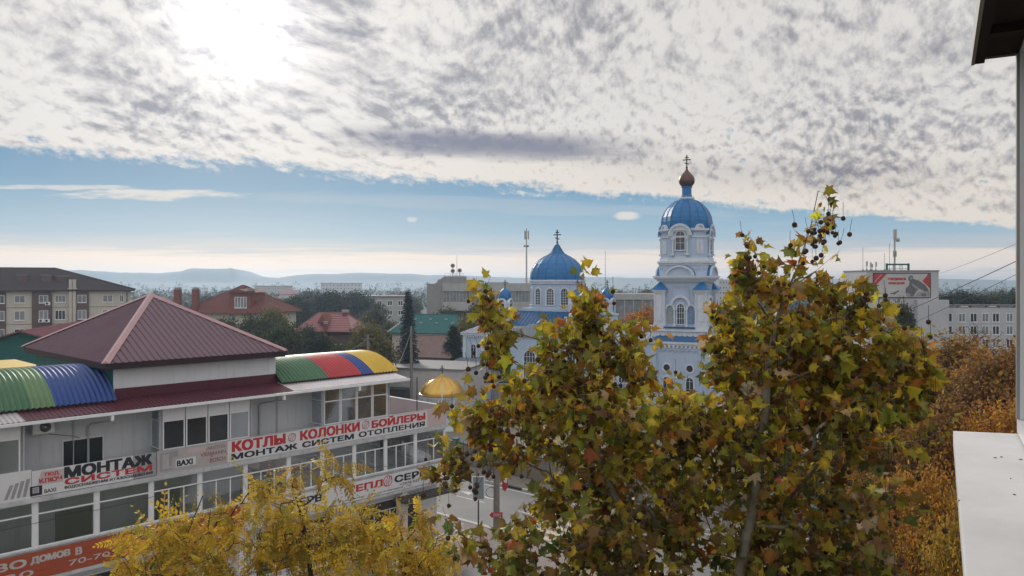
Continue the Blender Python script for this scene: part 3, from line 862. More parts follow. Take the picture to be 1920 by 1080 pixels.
# ------------------------------------------------------------------ bell tower and church
M['church_white'] = mat('church_pale_blue_wall', (0.42, 0.525, 0.67), 0.8, (0.35, 0.445, 0.58), 0.5, 0.7, streak=0.25)
M['church_trim'] = mat('church_white_trim', (0.60, 0.66, 0.74), 0.75, (0.46, 0.51, 0.58), 0.9, 0.7, streak=0.3)
M['church_blue'] = mat('church_blue_roof', (0.005, 0.105, 0.32), 0.42, (0.016, 0.18, 0.40), 0.9, 0.8)
M['church_blue_dull'] = mat('church_blue_roof_dull', (0.012, 0.080, 0.21), 0.32, (0.018, 0.105, 0.26), 0.7, 0.8)
M['church_tin'] = mat('church_tin_roof', (0.36, 0.40, 0.46), 0.28, (0.24, 0.28, 0.34), 0.6, 0.8, metal=0.5)
M['copper'] = mat('onion_copper', (0.125, 0.068, 0.055), 0.40, (0.08, 0.045, 0.04), 2.5, 0.7, metal=0.55)
M['gold'] = mat('gold_leaf_metal', (0.62, 0.40, 0.10), 0.30, (0.46, 0.28, 0.06), 1.4, 0.7, metal=0.75)
M['iron'] = mat('wrought_iron', (0.035, 0.03, 0.028), 0.5, metal=0.4)
M['icon_blue'] = mat('icon_blue', (0.05, 0.16, 0.42), 0.6, (0.28, 0.33, 0.38), 4.0, 0.9)
M['icon_teal'] = mat('icon_teal', (0.16, 0.28, 0.30), 0.6, (0.40, 0.38, 0.33), 4.0, 0.9)
M['pane_church'] = mat('church_pane', (0.022, 0.025, 0.034), 0.12, (0.06, 0.065, 0.075), 1.5, 0.8, spec=0.6)
CR = R(-28)


def octp(hw, ch):
    k = hw-ch
    return [(-k, -hw), (k, -hw), (hw, -k), (hw, k), (k, hw), (-k, hw), (-hw, k), (-hw, -k)]
def face(k): return Matrix.Rotation(k*math.pi/4, 4, 'Z')      # k-th side of an octagon; side 0 looks along -y


def arched_window(parent, T, xc, z0, zs, w, y, name='window', bars=(1, 2), hood=.16, sill=True):
    r = w/2
    fm = MB(); fm.M = T
    fm.ring(xc, zs, r, r+hood, y-.10, y+.02, 14)
    fm.box(xc-r-hood, xc-r, y-.098, y+.02, z0, zs); fm.box(xc+r, xc+r+hood, y-.098, y+.02, z0, zs)
    if sill: fm.box(xc-r-hood*1.4, xc+r+hood*1.4, y-.16, y+.02, z0-.14, z0)
    for i in range(1, bars[0]+1):
        xx = xc-r+w*i/(bars[0]+1); fm.box(xx-.025, xx+.025, y-.045, y-.012, z0, zs+r*.86)
    for j in range(bars[1]):
        zz = z0+(zs-z0)*(j+1)/bars[1]; fm.box(xc-r, xc+r, y-.043, y-.012, zz-.025, zz+.025)
    o = fm.build(name, M['church_trim'], parent)
    pm = MB(); pm.M = T; pm.prism(arch(xc, w, z0, zs), y-.012, y+.01); pm.build('pane', M['pane_church'], o)
    return o


def dentils(mb, hw, y, z, h, step=.34, d=.12):
    n = int(2*hw/step)
    for i in range(n):
        x = -hw+(i+.5)*2*hw/n; mb.box(x-step*.27, x+step*.27, y-d, y, z-h, z)


def cross(parent, z0, h, name='cross', c=(0, 0)):
    mb = MB(); t = h*.035
    x0, y0 = c
    mb.box(x0-t, x0+t, y0-t, y0+t, z0, z0+h)
    mb.box(x0-h*.26, x0+h*.26, y0-t*.9, y0+t*.9, z0+h*.62, z0+h*.62+2*t); mb.box(x0-h*.14, x0+h*.14, y0-t*.9, y0+t*.9, z0+h*.79, z0+h*.79+2*t)
    mb.add([(x0-h*.17, y0-t*.8, z0+h*.40), (x0+h*.17, y0-t*.8, z0+h*.30), (x0+h*.17, y0+t*.8, z0+h*.30), (x0-h*.17, y0+t*.8, z0+h*.40), (x0-h*.17, y0-t*.8, z0+h*.40+2*t), (x0+h*.17, y0-t*.8, z0+h*.30+2*t), (x0+h*.17, y0+t*.8, z0+h*.30+2*t), (x0-h*.17, y0+t*.8, z0+h*.40+2*t)],
           [(0, 3, 2, 1), (4, 5, 6, 7), (0, 1, 5, 4), (1, 2, 6, 5), (2, 3, 7, 6), (3, 0, 4, 7)])
    mb.lathe([(.01, z0-.02), (h*.07, z0+h*.04), (h*.085, z0+h*.09), (h*.06, z0+h*.14), (.01, z0+h*.18)], 10, c)
    for a in (-1, 1):
        mb.lathe([(.005, z0+h*.60), (t*1.7, z0+h*.62+t), (.005, z0+h*.64+2*t)], 6, (x0+a*h*.26, y0))
    mb.lathe([(.005, z0+h*.97), (t*1.8, z0+h), (.005, z0+h*1.03)], 6, c)
    return mb.build(name, M['iron'], parent)


tw = empty('bell_tower', (22.6, 100.0, 0), CR)
tag(tw, 'pale blue and white church bell tower with blue dome and copper onion top', 'bell tower')
# base storey
mb = MB()
mb.prismz(octp(3.95, .9), 0, 8.0)
for k in (0, 2, 4, 6):
    mb.M = face(k); mb.box(-3.0, -2.6, -4.07, -3.94, 0, 7.4); mb.box(2.6, 3.0, -4.07, -3.94, 0, 7.4); mb.box(-3.0, 3.0, -4.07, -3.94, 7.4, 7.8)
    for i in range(7): mb.ring(-2.25+i*.75, 7.2, .25, .375, -4.05, -3.945, 8)
mb.M = Matrix()
mb.m = 1
mb.prismz(octp(4.15, .95), 8.0, 8.22); mb.prismz(octp(4.3, 1.0), 8.22, 8.5); mb.prismz(octp(4.05, .8), .0, .9)
for k in range(8):
    mb.M = face(k); dentils(mb, 2.9 if k % 2 == 0 else .6, -4.12 if k % 2 == 0 else -4.95, 8.0, .28, .5)
mb.M = Matrix()
mb.build('base_wall', [M['church_white'], M['church_trim']], tw)
for k in (0, 2, 4, 6):
    for x in (-1.45, 1.45):
        om = MB(); om.M = face(k)
        om.ring(x, 5.2, .42, .62, -4.06, -3.93, 20, 0, 2*math.pi)
        o = om.build('round_window', M['church_trim'], tw)
        pm = MB(); pm.M = face(k); pm.ring(x, 5.2, 0, .42, -3.97, -3.94, 20, 0, 2*math.pi); pm.build('pane', M['pane_church'], o)
        arched_window(tw, face(k), x, 1.6, 3.6, .9, -3.95)
# porch vaults over the side doors, blue sheet
for k in (2, 6):
    mb = MB(); mb.M = face(k)
    mb.prism([(-2.2, 3.6)]+[(2.2*math.cos(math.pi*(1-i/14)), 4.4+2.3*math.sin(math.pi*i/14)) for i in range(15)]+[(2.2, 3.6)], -4.7, -3.96)
    p = mb.build('porch_roof', M['church_blue_dull'], tw)
    fm = MB(); fm.M = face(k); fm.ring(0, 4.4, 1.5, 2.3, -4.95, -4.702, 16); fm.box(-2.3, -1.5, -4.94, -4.0, 0, 4.4); fm.box(1.5, 2.3, -4.94, -4.0, 0, 4.4); fm.build('porch_arch', M['church_trim'], p)
# blue roof skirt over the base, pedestal courses
mb = MB()
a = octp(4.32, 1.0); b = octp(3.0, .7)
mb.add([(x, y, 8.5) for x, y in a]+[(x, y, 9.75) for x, y in b], [(i, (i+1) % 8, 8+(i+1) % 8, 8+i) for i in range(8)])
mb.build('base_roof', M['church_blue_dull'], tw)
mb = MB()
mb.prismz(octp(3.55, .35), 8.6, 9.75); mb.prismz(octp(3.75, .38), 9.75, 9.95); mb.prismz(octp(3.45, .3), 9.95, 10.25)
for k in (0, 2, 4, 6):
    mb.M = face(k)
    for i in range(9): mb.box(-3.0+i*.7, -2.55+i*.7, -3.62, -3.54, 8.9, 9.6)
mb.M = Matrix()
mb.m = 1
for k in (0, 2, 4, 6):
    mb.M = face(k); mb.box(-2.0, 2.0, -3.62, -3.2, 10.12, 10.32)
mb.M = Matrix()
mb.build('pedestal', [M['church_trim'], M['church_blue_dull']], tw)
# main stage
mb = MB(); mb.prismz(octp(2.8, .12), 10.2, 16.0)
for k in (0, 2, 4, 6):
    mb.M = face(k)
    for i in range(3): mb.ring(-.72+i*.72, 15.15, .27, .36, -2.88, -2.795, 8)
    mb.box(-1.1, -1.02, -2.88, -2.795, 13.6, 15.15); mb.box(1.02, 1.1, -2.88, -2.795, 13.6, 15.15)
    mb.m = 1
    mb.ring(0, 13.0, .98, 1.3, -3.12, -2.79, 14); mb.ring(-1.35, 12.55, .40, .66, -3.06, -2.79, 12); mb.ring(1.35, 12.55, .40, .66, -3.06, -2.79, 12)
    for x in (-1.95, -.78, .78, 1.95):
        mb.tube([(x, -2.98, 10.55), (x, -2.98, 12.5)], .12, 8); mb.box(x-.18, x+.18, -3.14, -2.79, 12.42, 12.60); mb.box(x-.18, x+.18, -3.14, -2.79, 10.3, 10.62)
    mb.m = 0
mb.M = Matrix()
mb.build('main_stage_wall', [M['church_white'], M['church_trim']], tw)
for k in (0, 2, 4, 6):
    arched_window(tw, face(k), 0, 10.65, 12.75, .86, -2.82, bars=(2, 3), hood=.14)
    for x, m in ((-1.35, 'icon_teal'), (1.35, 'icon_blue')):
        pm = MB(); pm.M = face(k); pm.prism(arch(x, .72, 10.7, 12.5), -2.86, -2.79); pm.build('icon_panel', M[m], tw)
for k in range(4):
    q = Matrix.Rotation(k*math.pi/2, 4, 'Z')
    mb = MB(); mb.M = q @ Matrix.Translation((2.62, -2.62, 0))
    mb.box(-.62, .62, -.62, .62, 10.2, 14.9); mb.box(-.78, .78, -.78, .78, 10.2, 10.75); mb.box(-.74, .74, -.74, .74, 14.5, 14.72); mb.box(-.86, .86, -.86, .86, 14.72, 14.98)
    mb.box(-.30, .30, -.70, -.615, 11.0, 12.3); mb.box(-.30, .30, -.70, -.615, 12.5, 14.2); mb.box(.615, .70, -.30, .30, 11.0, 14.2)
    for x in (-.62, .62): mb.tube([(x, -.62, 10.7), (x, -.62, 14.5)], .13, 8)
    mb.tube([(.62, .62, 10.7), (.62, .62, 14.5)], .13, 8)
    o = mb.build('corner_pier', M['church_trim'], tw)
    rm = MB(); rm.M = q @ Matrix.Translation((2.62, -2.62, 0))
    rm.add([(-1, -1, 14.985), (1, -1, 14.985), (1, 1, 14.985), (-1, 1, 14.985), (0, 0, 16.1)], [(0, 1, 4), (1, 2, 4), (2, 3, 4), (3, 0, 4), (3, 2, 1, 0)]); rm.build('pier_roof', M['church_blue'], o)
mb = MB()
mb.prismz(octp(3.15, .5), 16.0, 16.25); mb.prismz(octp(3.4, .6), 16.25, 16.5); mb.prismz(octp(3.62, .7), 16.5, 16.72)
for k in (0, 2, 4, 6):
    mb.M = face(k); dentils(mb, 2.7, -3.4, 16.5, .2, .3, .14)
mb.M = Matrix()
mb.build('cornice', M['church_trim'], tw)
# gabled stage
mb = MB(); mb.prismz(octp(3.1, 1.2), 16.7, 18.1)
for k in (1, 3, 5, 7):
    mb.M = face(k)
    for i in range(3): mb.box(-.75+i*.55, -.42+i*.55, -3.60, -3.53, 17.5, 17.8)
mb.M = Matrix()
mb.m = 1; mb.prismz(octp(3.2, 1.3), 18.1, 18.35); mb.prismz(octp(3.36, 1.4), 18.35, 18.6)
mb.build('gable_stage_wall', [M['church_white'], M['church_trim']], tw)
for k in (0, 2, 4, 6):
    mb = MB(); mb.M = face(k)
    mb.prism([(-1.85, 16.73)]+[(1.85*math.cos(math.pi*(1-i/16)), 16.73+1.25*math.sin(math.pi*i/16)) for i in range(1, 16)]+[(1.85, 16.73)], -3.42, -3.05)
    o = mb.build('gable', M['church_white'], tw)
    hm = MB(); hm.M = face(k)
    for i in range(18):
        t0, t1 = math.pi*i/18, math.pi*(i+1)/18
        pt = lambda r, t: (r*math.cos(t), 16.73+r*.70*math.sin(t))
        a_, b_, c_, d_ = pt(1.5, t0), pt(1.5, t1), pt(1.9, t1), pt(1.9, t0)
        hm.prism([a_, d_, c_, b_], -3.60, -3.40)
        if i % 2 == 0:
            a_, b_, c_, d_ = pt(1.6, t0), pt(1.6, t1), pt(1.74, t1), pt(1.74, t0); hm.prism([a_, d_, c_, b_], -3.66, -3.601)
    hm.build('gable_hood', M['church_trim'], o)
    rm = MB(); rm.M = face(k)
    rm.prism([(-1.98, 16.74)]+[(1.98*math.cos(math.pi*(1-i/16)), 16.74+1.40*math.sin(math.pi*i/16)) for i in range(1, 16)]+[(1.98, 16.74)], -3.395, -2.6)
    rm.build('gable_roof', M['church_blue'], o)
# belfry
mb = MB(); mb.prismz(octp(3.0, 1.5), 18.6, 22.5)
mb.m = 1
mb.prismz(octp(3.12, 1.55), 18.6, 19.0); mb.prismz(octp(3.08, 1.53), 21.55, 21.75)
mb.prismz(octp(3.12, 1.55), 22.3, 22.45); mb.prismz(octp(3.26, 1.6), 22.45, 22.68)
for k in range(8):
    mb.M = face(k)
    ap = 3.0 if k % 2 == 0 else (6.0-1.5)/math.sqrt(2)
    if k % 2 == 0:
        for x in (-.92, .92):
            mb.tube([(x, -ap-.14, 19.5), (x, -ap-.14, 21.3)], .13, 8); mb.box(x-.2, x+.2, -ap-.34, -ap+.01, 21.28, 21.5); mb.box(x-.2, x+.2, -ap-.34, -ap+.01, 19.3, 19.52)
        mb.box(-.75, .75, -ap-.12, -ap+.01, 19.0, 19.15)
        dentils(mb, 1.4, -ap-.06, 22.45, .16, .28, .14)
    else:
        for x in (-.26, .26): mb.box(x-.23, x+.23, -ap-.07, -ap+.01, 19.5, 21.0); mb.add([(x-.23, -ap-.07, 21.0), (x+.23, -ap-.07, 21.0), (x, -ap-.07, 21.35), (x-.23, -ap, 21.0), (x+.23, -ap, 21.0), (x, -ap, 21.35)], [(0, 1, 2), (1, 4, 5, 2), (0, 2, 5, 3)])
        dentils(mb, .95, -ap-.06, 22.45, .16, .28, .14)
        mb.ring(0, 22.68, .34, .58, -ap-.22, -ap+.5, 12)
        mb.box(-.34, .34, -ap-.1, -ap+.3, 22.684, 22.95)
mb.M = Matrix()
mb.build('belfry_wall', [M['church_white'], M['church_trim']], tw)
for k in (0, 2, 4, 6):
    w = arched_window(tw, face(k), 0, 20.0, 21.75, 1.14, -3.02, name='belfry_window', bars=(1, 2), hood=.13)
    hm = MB(); hm.M = face(k)
    hm.ring(0, 21.75, .95, 1.22, -3.22, -2.9, 18); hm.ring(0, 21.75, 1.22, 1.56, -3.36, -2.4, 18)
    for i in range(20):
        if i % 2 == 0: hm.ring(0, 21.75, 1.32, 1.46, -3.42, -3.361, 2, math.pi*i/20, math.pi*(i+1)/20)
    o = hm.build('belfry_arch', M['church_trim'], tw)
    rm = MB(); rm.M = face(k)
    rm.ring(0, 21.75, 1.56, 1.64, -3.34, -1.6, 18, .12, math.pi-.12); rm.build('arch_roof', M['church_blue'], o)
mb = MB(); k8 = 1/math.cos(math.pi/8)
mb.lathe([(r*k8, z) for r, z in ((2.95, 22.6), (3.02, 23.1), (3.02, 23.7), (2.92, 24.3), (2.70, 24.9), (2.32, 25.5), (1.80, 26.05), (1.22, 26.45), (.85, 26.65))], 8, a0=math.pi/8)
td = mb.build('dome', M['church_blue'], tw)
for k in range(8):
    for j in (-.5, 0.0, .5) if True else ():
        t = math.pi/8+math.pi/4*(k+.5)+j*.42*2; c_ = math.cos(math.pi/8)/math.cos(((t-math.pi/8) % (math.pi/4))-math.pi/8)
        mb = MB(); mb.tube([((r+.02)*k8*c_*math.cos(t), (r+.02)*k8*c_*math.sin(t), z+.01) for r, z in ((2.95, 22.62), (3.02, 23.1), (3.02, 23.7), (2.92, 24.3), (2.70, 24.9), (2.32, 25.5), (1.80, 26.05), (1.22, 26.45))], .02, 4); mb.build('seam', M['church_blue_dull'], td)
mb = MB(); mb.lathe([(.95, 26.6), (1.0, 26.75), (.98, 26.85), (.74, 26.9)], 12); mb.build('neck_ring', M['church_trim'], tw)
mb = MB(); mb.lathe([(.72, 26.88), (.70, 27.1), (.62, 27.2), (.62, 28.1), (.72, 28.2), (.72, 28.3)], 12); mb.build('neck', M['church_blue'], tw)
mb = MB(); mb.lathe([(.60, 28.28), (.85, 28.5), (1.0, 28.8), (1.03, 29.1), (.95, 29.45), (.72, 29.8), (.44, 30.1), (.22, 30.35), (.09, 30.7)], 24); mb.build('onion_dome', M['copper'], tw, smooth='all')
cross(tw, 30.6, 1.75)

ch = empty('church', (6.35, 108.6, 0), CR)
tag(ch, 'pale blue church with one big round blue dome and small blue cupolas', 'church')
mb = MB()
mb.box(-6.5, 6.5, -6.5, 6.5, 0, 9.7)
mb.box(-12.6, -6.51, -4.6, 4.6, 0, 8.4); mb.box(6.51, 15.6, -4.2, 4.2, 0, 8.2); mb.box(-3.6, 3.6, -8.6, -6.51, 0, 8.8)
mb.box(-15.4, -12.61, -3.2, 3.2, 0, 6.0); mb.box(-13.4, -6.6, -7.4, -4.61, 0, 4.2)
mb.m = 1
mb.box(-6.8, 6.8, -6.8, 6.8, 9.7, 10.1); mb.box(-12.9, -6.9, -4.9, 4.9, 8.4, 8.7); mb.box(6.9, 15.5, -4.5, 4.5, 8.2, 8.45); mb.box(-13.6, -6.5, -7.6, -4.9, 4.2, 4.4)
for x in (-12.6, -9.6, -6.9): mb.box(x-.02, x+.5, -4.75, -4.59, 0, 8.38)
for x in (-6.5, -4.4, 3.9, 6.0): mb.box(x, x+.5, -6.66, -6.49, 0, 9.68)
n = 16
for i in range(n): mb.box(-12.4+i*.36, -12.22+i*.36, -4.84, -4.6, 8.1, 8.38)
for i in range(34): mb.box(-6.3+i*.38, -6.1+i*.38, -6.7, -6.5, 9.4, 9.68)
mb.build('nave_wall', [M['church_white'], M['church_trim']], ch)
mb = MB()
def hip(mb, x0, x1, y0, y1, z0, x2, x3, y2, y3, z1, seam=0.0):
    A = [Vector(p) for p in ((x0, y0, z0), (x1, y0, z0), (x1, y1, z0), (x0, y1, z0))]; B = [Vector(p) for p in ((x2, y2, z1), (x3, y2, z1), (x3, y3, z1), (x2, y3, z1))]
    mb.add(A+B, [(i, (i+1) % 4, 4+(i+1) % 4, 4+i) for i in range(4)]+[(4, 5, 6, 7)])
    if seam:
        for k in range(4):
            a, b, c, d = A[k], A[(k+1) % 4], B[(k+1) % 4], B[k]
            L = (b-a).length
            if L < 1e-3: continue
            e = (b-a)/L; up = (d+c)/2-(a+b)/2; up = up-e*up.dot(e); nr = e.cross(up).normalized()
            hd = up.length
            l0 = (d-a).dot(e); l1 = (b-c).dot(e)
            for i in range(1, int(L/seam)):
                s = i*seam
                h = min(1.0, s/l0 if l0 > 1e-6 else 1.0, (L-s)/l1 if l1 > 1e-6 else 1.0)
                p = a+e*s; q = p+up*h*.99; w = e*.022; t = nr*.06
                mb.add([p-w, p+w, p+w+t, p-w+t, q-w, q+w, q+w+t, q-w+t], [(1, 5, 6, 2), (2, 6, 7, 3), (3, 7, 4, 0), (0, 1, 2, 3), (7, 6, 5, 4)])
hip(mb, -6.95, 6.95, -6.95, 6.95, 10.1, -3.4, 3.4, -3.4, 3.4, 12.2, .55)
mb.build('nave_roof', M['church_blue_dull'], ch)
mb = MB()
hip(mb, -13.0, -6.4, -5.0, 5.0, 8.7, -10.6, -6.4, -.05, .05, 10.2, .55); hip(mb, 6.4, 15.4, -4.6, 4.6, 8.45, 6.4, 15.4, -.05, .05, 10.3, .5); hip(mb, -13.7, -6.4, -7.7, -4.8, 4.4, -13.0, -6.4, -4.85, -4.8, 5.2, .5)
hip(mb, -3.9, 3.9, -8.9, -6.7, 8.8, -.05, .05, -8.8, -6.7, 10.4, .5)
mb.build('wing_roof', M['church_tin'], ch)
for x in (-5.0, 5.0): arched_window(ch, Matrix(), x, 3.0, 6.6, 1.1, -6.5, bars=(2, 4))
for x in (-10.9, -8.3): arched_window(ch, Matrix(), x, 4.9, 6.7, .8, -4.6, bars=(1, 2))
for x in (-11.2, -8.6): arched_window(ch, Matrix(), x, 1.2, 2.9, .9, -7.4, bars=(1, 3))
for x in (8.6, 11.2, 13.8): arched_window(ch, Matrix(), x, 3.0, 5.6, 1.0, -4.2, bars=(2, 4))
arched_window(ch, Matrix(), 0, 2.6, 6.2, 1.6, -8.6, bars=(3, 5))
mb = MB()
mb.box(-3.9, 3.9, -3.9, 3.9, 11.95, 12.35)
mb.lathe([(3.85, 12.3), (3.85, 12.6), (3.66, 12.65), (3.66, 15.6)], 48); mb.m = 1; mb.lathe([(3.7, 15.6), (3.86, 15.7), (3.86, 15.9), (4.0, 16.0), (4.0, 16.2), (3.6, 16.25)], 48)
mb.build('drum', [M['church_white'], M['church_trim']], ch, smooth=True)
for k in range(12):
    T = Matrix.Rotation(k*math.pi/6+.17, 4, 'Z')
    arched_window(ch, T, 0, 12.85, 14.55, .98, -3.68, name='drum_window', bars=(2, 5), hood=.20)
mb = MB()
mb.lathe([(3.72, 16.22), (3.76, 16.7), (3.68, 17.3), (3.46, 17.9), (3.08, 18.5), (2.56, 19.0), (1.92, 19.42), (1.35, 19.7), (.98, 19.95), (.72, 20.3), (.48, 20.75), (.26, 21.15), (.10, 21.4)], 16)
dm = mb.build('dome', M['church_blue'], ch)
for k in range(16):
    t = 2*math.pi*k/16; mb = MB(); mb.tube([(r*math.cos(t), r*math.sin(t), z) for r, z in ((3.76, 16.25), (3.79, 16.7), (3.71, 17.3), (3.49, 17.9), (3.11, 18.5), (2.59, 19.03), (1.95, 19.45), (1.38, 19.73), (1.0, 19.98), (.74, 20.33), (.5, 20.77), (.27, 21.17))], .028, 4); mb.build('seam', M['church_blue_dull'], dm)
cross(ch, 21.3, 1.95)
for (sx, sy) in ((-1, -1), (1, -1), (1, 1), (-1, 1)):
    c = (5.4*sx, 5.4*sy)
    mb = MB(); mb.M = Matrix.Translation((c[0], c[1], 0))
    mb.box(-1.15, 1.15, -1.15, 1.15, 10.12, 11.2); mb.box(-1.3, 1.3, -1.3, 1.3, 11.2, 11.4)
    mb.prismz(octp(.84, .34), 11.4, 13.3); mb.prismz(octp(.95, .38), 13.0, 13.2)
    for k in (0, 2, 4, 6):
        mb.M = Matrix.Translation((c[0], c[1], 0)) @ face(k); mb.ring(0, 13.15, .36, .58, -1.02, -.6, 10); mb.box(-.60, -.42, -1.0, -.8, 11.4, 13.1); mb.box(.42, .60, -1.0, -.8, 11.4, 13.1)
    t = mb.build('turret', M['church_trim'], ch)
    for k in (0, 2, 4, 6):
        pm = MB(); pm.M = Matrix.Translation((c[0], c[1], 0)) @ face(k); pm.prism(arch(0, .6, 11.7, 13.05), -.87, -.835); pm.build('pane', M['pane_church'], t)
    dm = MB(); dm.lathe([(.74, 13.3), (.86, 13.7), (.88, 14.05), (.78, 14.45), (.55, 14.8), (.28, 15.02), (.06, 15.2)], 20, c); dm.build('cupola', M['church_blue'], t, smooth='all')
    cross(ch, 15.15, 1.1, c=c)

gz = empty('gilded_pavilion', (xat(829, 85), 85, 0), CR)
tag(gz, 'small round canopy with gold dome on slim columns beside the church', 'canopy')
mb = MB(); kk = 16
mb.lathe([(2.42, 3.72), (2.44, 3.8), (2.36, 4.05), (2.18, 4.4), (1.86, 4.78), (1.42, 5.1), (.92, 5.36), (.45, 5.55), (.16, 5.72), (.05, 5.9)], kk)
g = mb.build('gold_dome', M['gold'], gz, smooth=True)
mb = MB(); mb.lathe([(2.46, 3.60), (2.52, 3.66), (2.52, 3.74), (2.40, 3.78)], 32); mb.build('dome_rim', M['gold'], g)
mb = MB()
for k in range(kk):
    t = 2*math.pi*k/kk; mb.tube([(r*math.cos(t), r*math.sin(t), z) for r, z in ((2.45, 3.8), (2.19, 4.4), (1.87, 4.79), (1.43, 5.12), (.93, 5.38), (.46, 5.57), (.16, 5.74))], .018, 4)
mb.build('dome_seam', M['gold'], g)
for k in range(8):
    t = 2*math.pi*(k+.5)/8; mb = MB(); c = (2.2*math.cos(t), 2.2*math.sin(t)); mb.lathe([(.16, 0), (.16, .3), (.10, .36), (.09, 3.3), (.15, 3.4), (.17, 3.6)], 10, c); mb.build('column', M['church_trim'], gz)
mb = MB(); mb.lathe([(2.25, 3.35), (2.32, 3.4), (2.32, 3.6), (2.25, 3.62)], 24); mb.build('entablature', M['church_trim'], gz)
mb = MB(); mb.lathe([(2.9, 0), (2.9, .16), (2.6, .16), (2.6, .32)], 24); mb.lathe([(.7, .33), (.7, .9), (.5, 1.0), (.5, 1.15)], 12); mb.build('plinth', M['church_trim'], gz)
cross(gz, 5.85, .95)

# ------------------------------------------------------------------ trees
def fast_mesh(name, co, tri, cols, m, parent=None):
    """triangle mesh with one colour per point"""
    me = bpy.data.meshes.new(name)
    n, k = len(co), len(tri)
    me.vertices.add(n); me.vertices.foreach_set('co', np.ascontiguousarray(co, np.float32).ravel())
    me.loops.add(k*3); me.loops.foreach_set('vertex_index', np.ascontiguousarray(tri, np.int32).ravel())
    me.polygons.add(k); me.polygons.foreach_set('loop_start', np.arange(0, k*3, 3, dtype=np.int32))
    me.update(calc_edges=True)
    if cols is not None:
        a = me.color_attributes.new('Col', 'FLOAT_COLOR', 'POINT')
        c = np.ones((n, 4), np.float32); c[:, :3] = cols; a.data.foreach_set('color', c.ravel())
    me.materials.append(m); me.validate()
    o = bpy.data.objects.new(name, me); COL.objects.link(o); o.parent = parent
    return o


def plane_leaf(fold, curl, droop):
    """five-lobed leaf, stalk end at the origin, tip at y = 1"""
    half = [(0.0, 0.02), (0.20, -0.10), (0.30, 0.06), (0.56, 0.10), (0.45, 0.27), (0.39, 0.39), (0.50, 0.48), (0.60, 0.70), (0.39, 0.64), (0.27, 0.65), (0.22, 0.76), (0.10, 0.84)]
    pts = half + [(0.0, 1.03)] + [(-x, y) for x, y in half[:0:-1]]
    v = [(0, .34, 0)] + [(x, y, 0) for x, y in pts] + [(0, -.30, .04), (.018, -.02, 0), (-.018, -.02, 0)]
    v = np.array(v, float)
    v[:, 2] += -fold*np.abs(v[:, 0]) + curl*v[:, 0]**2*1.2 - droop*np.clip(v[:, 1], 0, 2)**2
    n = len(pts)
    t = [(0, 1+i, 1+(i+1) % n) for i in range(n)] + [(n+1, n+2, n+3)]
    return v, np.array(t, int)
def simple_leaf(w=.5, fold=.25, droop=.15):
    v = np.array([(0, 0, 0), (w*.5, .45, -fold*w*.5), (0, 1, -droop), (-w*.5, .5, -fold*w*.5)], float)
    return v, np.array([(0, 1, 2), (0, 2, 3)], int)
def compound_leaf(pairs, droop, rr, llen=.20, lw=.085):
    """a long leaf of paired leaflets, hanging"""
    vs = []; ts = []
    for i in range(pairs*2+1):
        k = i//2; s = 1 if i % 2 else -1
        t = (k+1.0)/(pairs+.5)
        a = np.array((0, t, -droop*t*t))
        ang = s*(1.05+rr.uniform(-.25, .25)) if i < pairs*2 else 0.0
        L = llen*(1.05-.45*abs(t-.5)*1.3)*rr.uniform(.85, 1.15); W = lw*rr.uniform(.85, 1.15)
        d = np.array((math.sin(ang), math.cos(ang), -.35-rr.uniform(0, .4))); d /= np.linalg.norm(d)
        q = np.array((-d[1], d[0], rr.uniform(-.3, .3))); q /= np.linalg.norm(q)
        b = len(vs)
        vs += [a, a+d*L*.5+q*W*.5, a+d*L, a+d*L*.5-q*W*.5]; ts += [(b, b+1, b+2), (b, b+2, b+3)]
    b = len(vs)
    for j in range(4):
        t = j/3; vs += [np.array((.008, t, -droop*t*t)), np.array((-.008, t, -droop*t*t))]
    for j in range(3): ts += [(b+2*j, b+2*j+1, b+2*j+2), (b+2*j+1, b+2*j+3, b+2*j+2)]
    return np.array(vs), np.array(ts, int)


def scatter(name, temps, pos, ydir, nrm, size, cols, m, parent, rng, margin=0.0):
    """leaves at pos, pointing along ydir, facing nrm"""
    pos = np.asarray(pos, float); y = np.asarray(ydir, float); y /= np.linalg.norm(y, axis=1)[:, None]+1e-9
    z = np.asarray(nrm, float); x = np.cross(y, z); x /= np.linalg.norm(x, axis=1)[:, None]+1e-9; z = np.cross(x, y)
    idx = rng.integers(0, len(temps), len(pos)); size = np.asarray(size, float); cols = np.asarray(cols, float)
    co = []; tr = []; cc = []; off = 0
    for k, (v, t) in enumerate(temps):
        s = np.where(idx == k)[0]
        if not len(s): continue
        p = pos[s][:, None, :] + size[s][:, None, None]*(v[None, :, 0:1]*x[s][:, None, :]+v[None, :, 1:2]*y[s][:, None, :]+v[None, :, 2:3]*z[s][:, None, :])
        co.append(p.reshape(-1, 3)); nv = len(v)
        tr.append((t[None]+(np.arange(len(s))*nv)[:, None, None]).reshape(-1, 3)+off); off += len(s)*nv
        cv = np.repeat(cols[s][:, None, :], nv, axis=1)
        if margin:
            g = (rng.random((len(s), 1, 1))**1.6)*margin*rng.uniform(.4, 1.2, (len(s), nv, 1)); g[:, 0] = 0
            cv = cv*(1-g)+np.array((.15, .075, .025))*g; cv[:, 0] *= 1.12
        cc.append(cv.reshape(-1, 3))
    return fast_mesh(name, np.concatenate(co), np.concatenate(tr), np.concatenate(cc), m, parent)


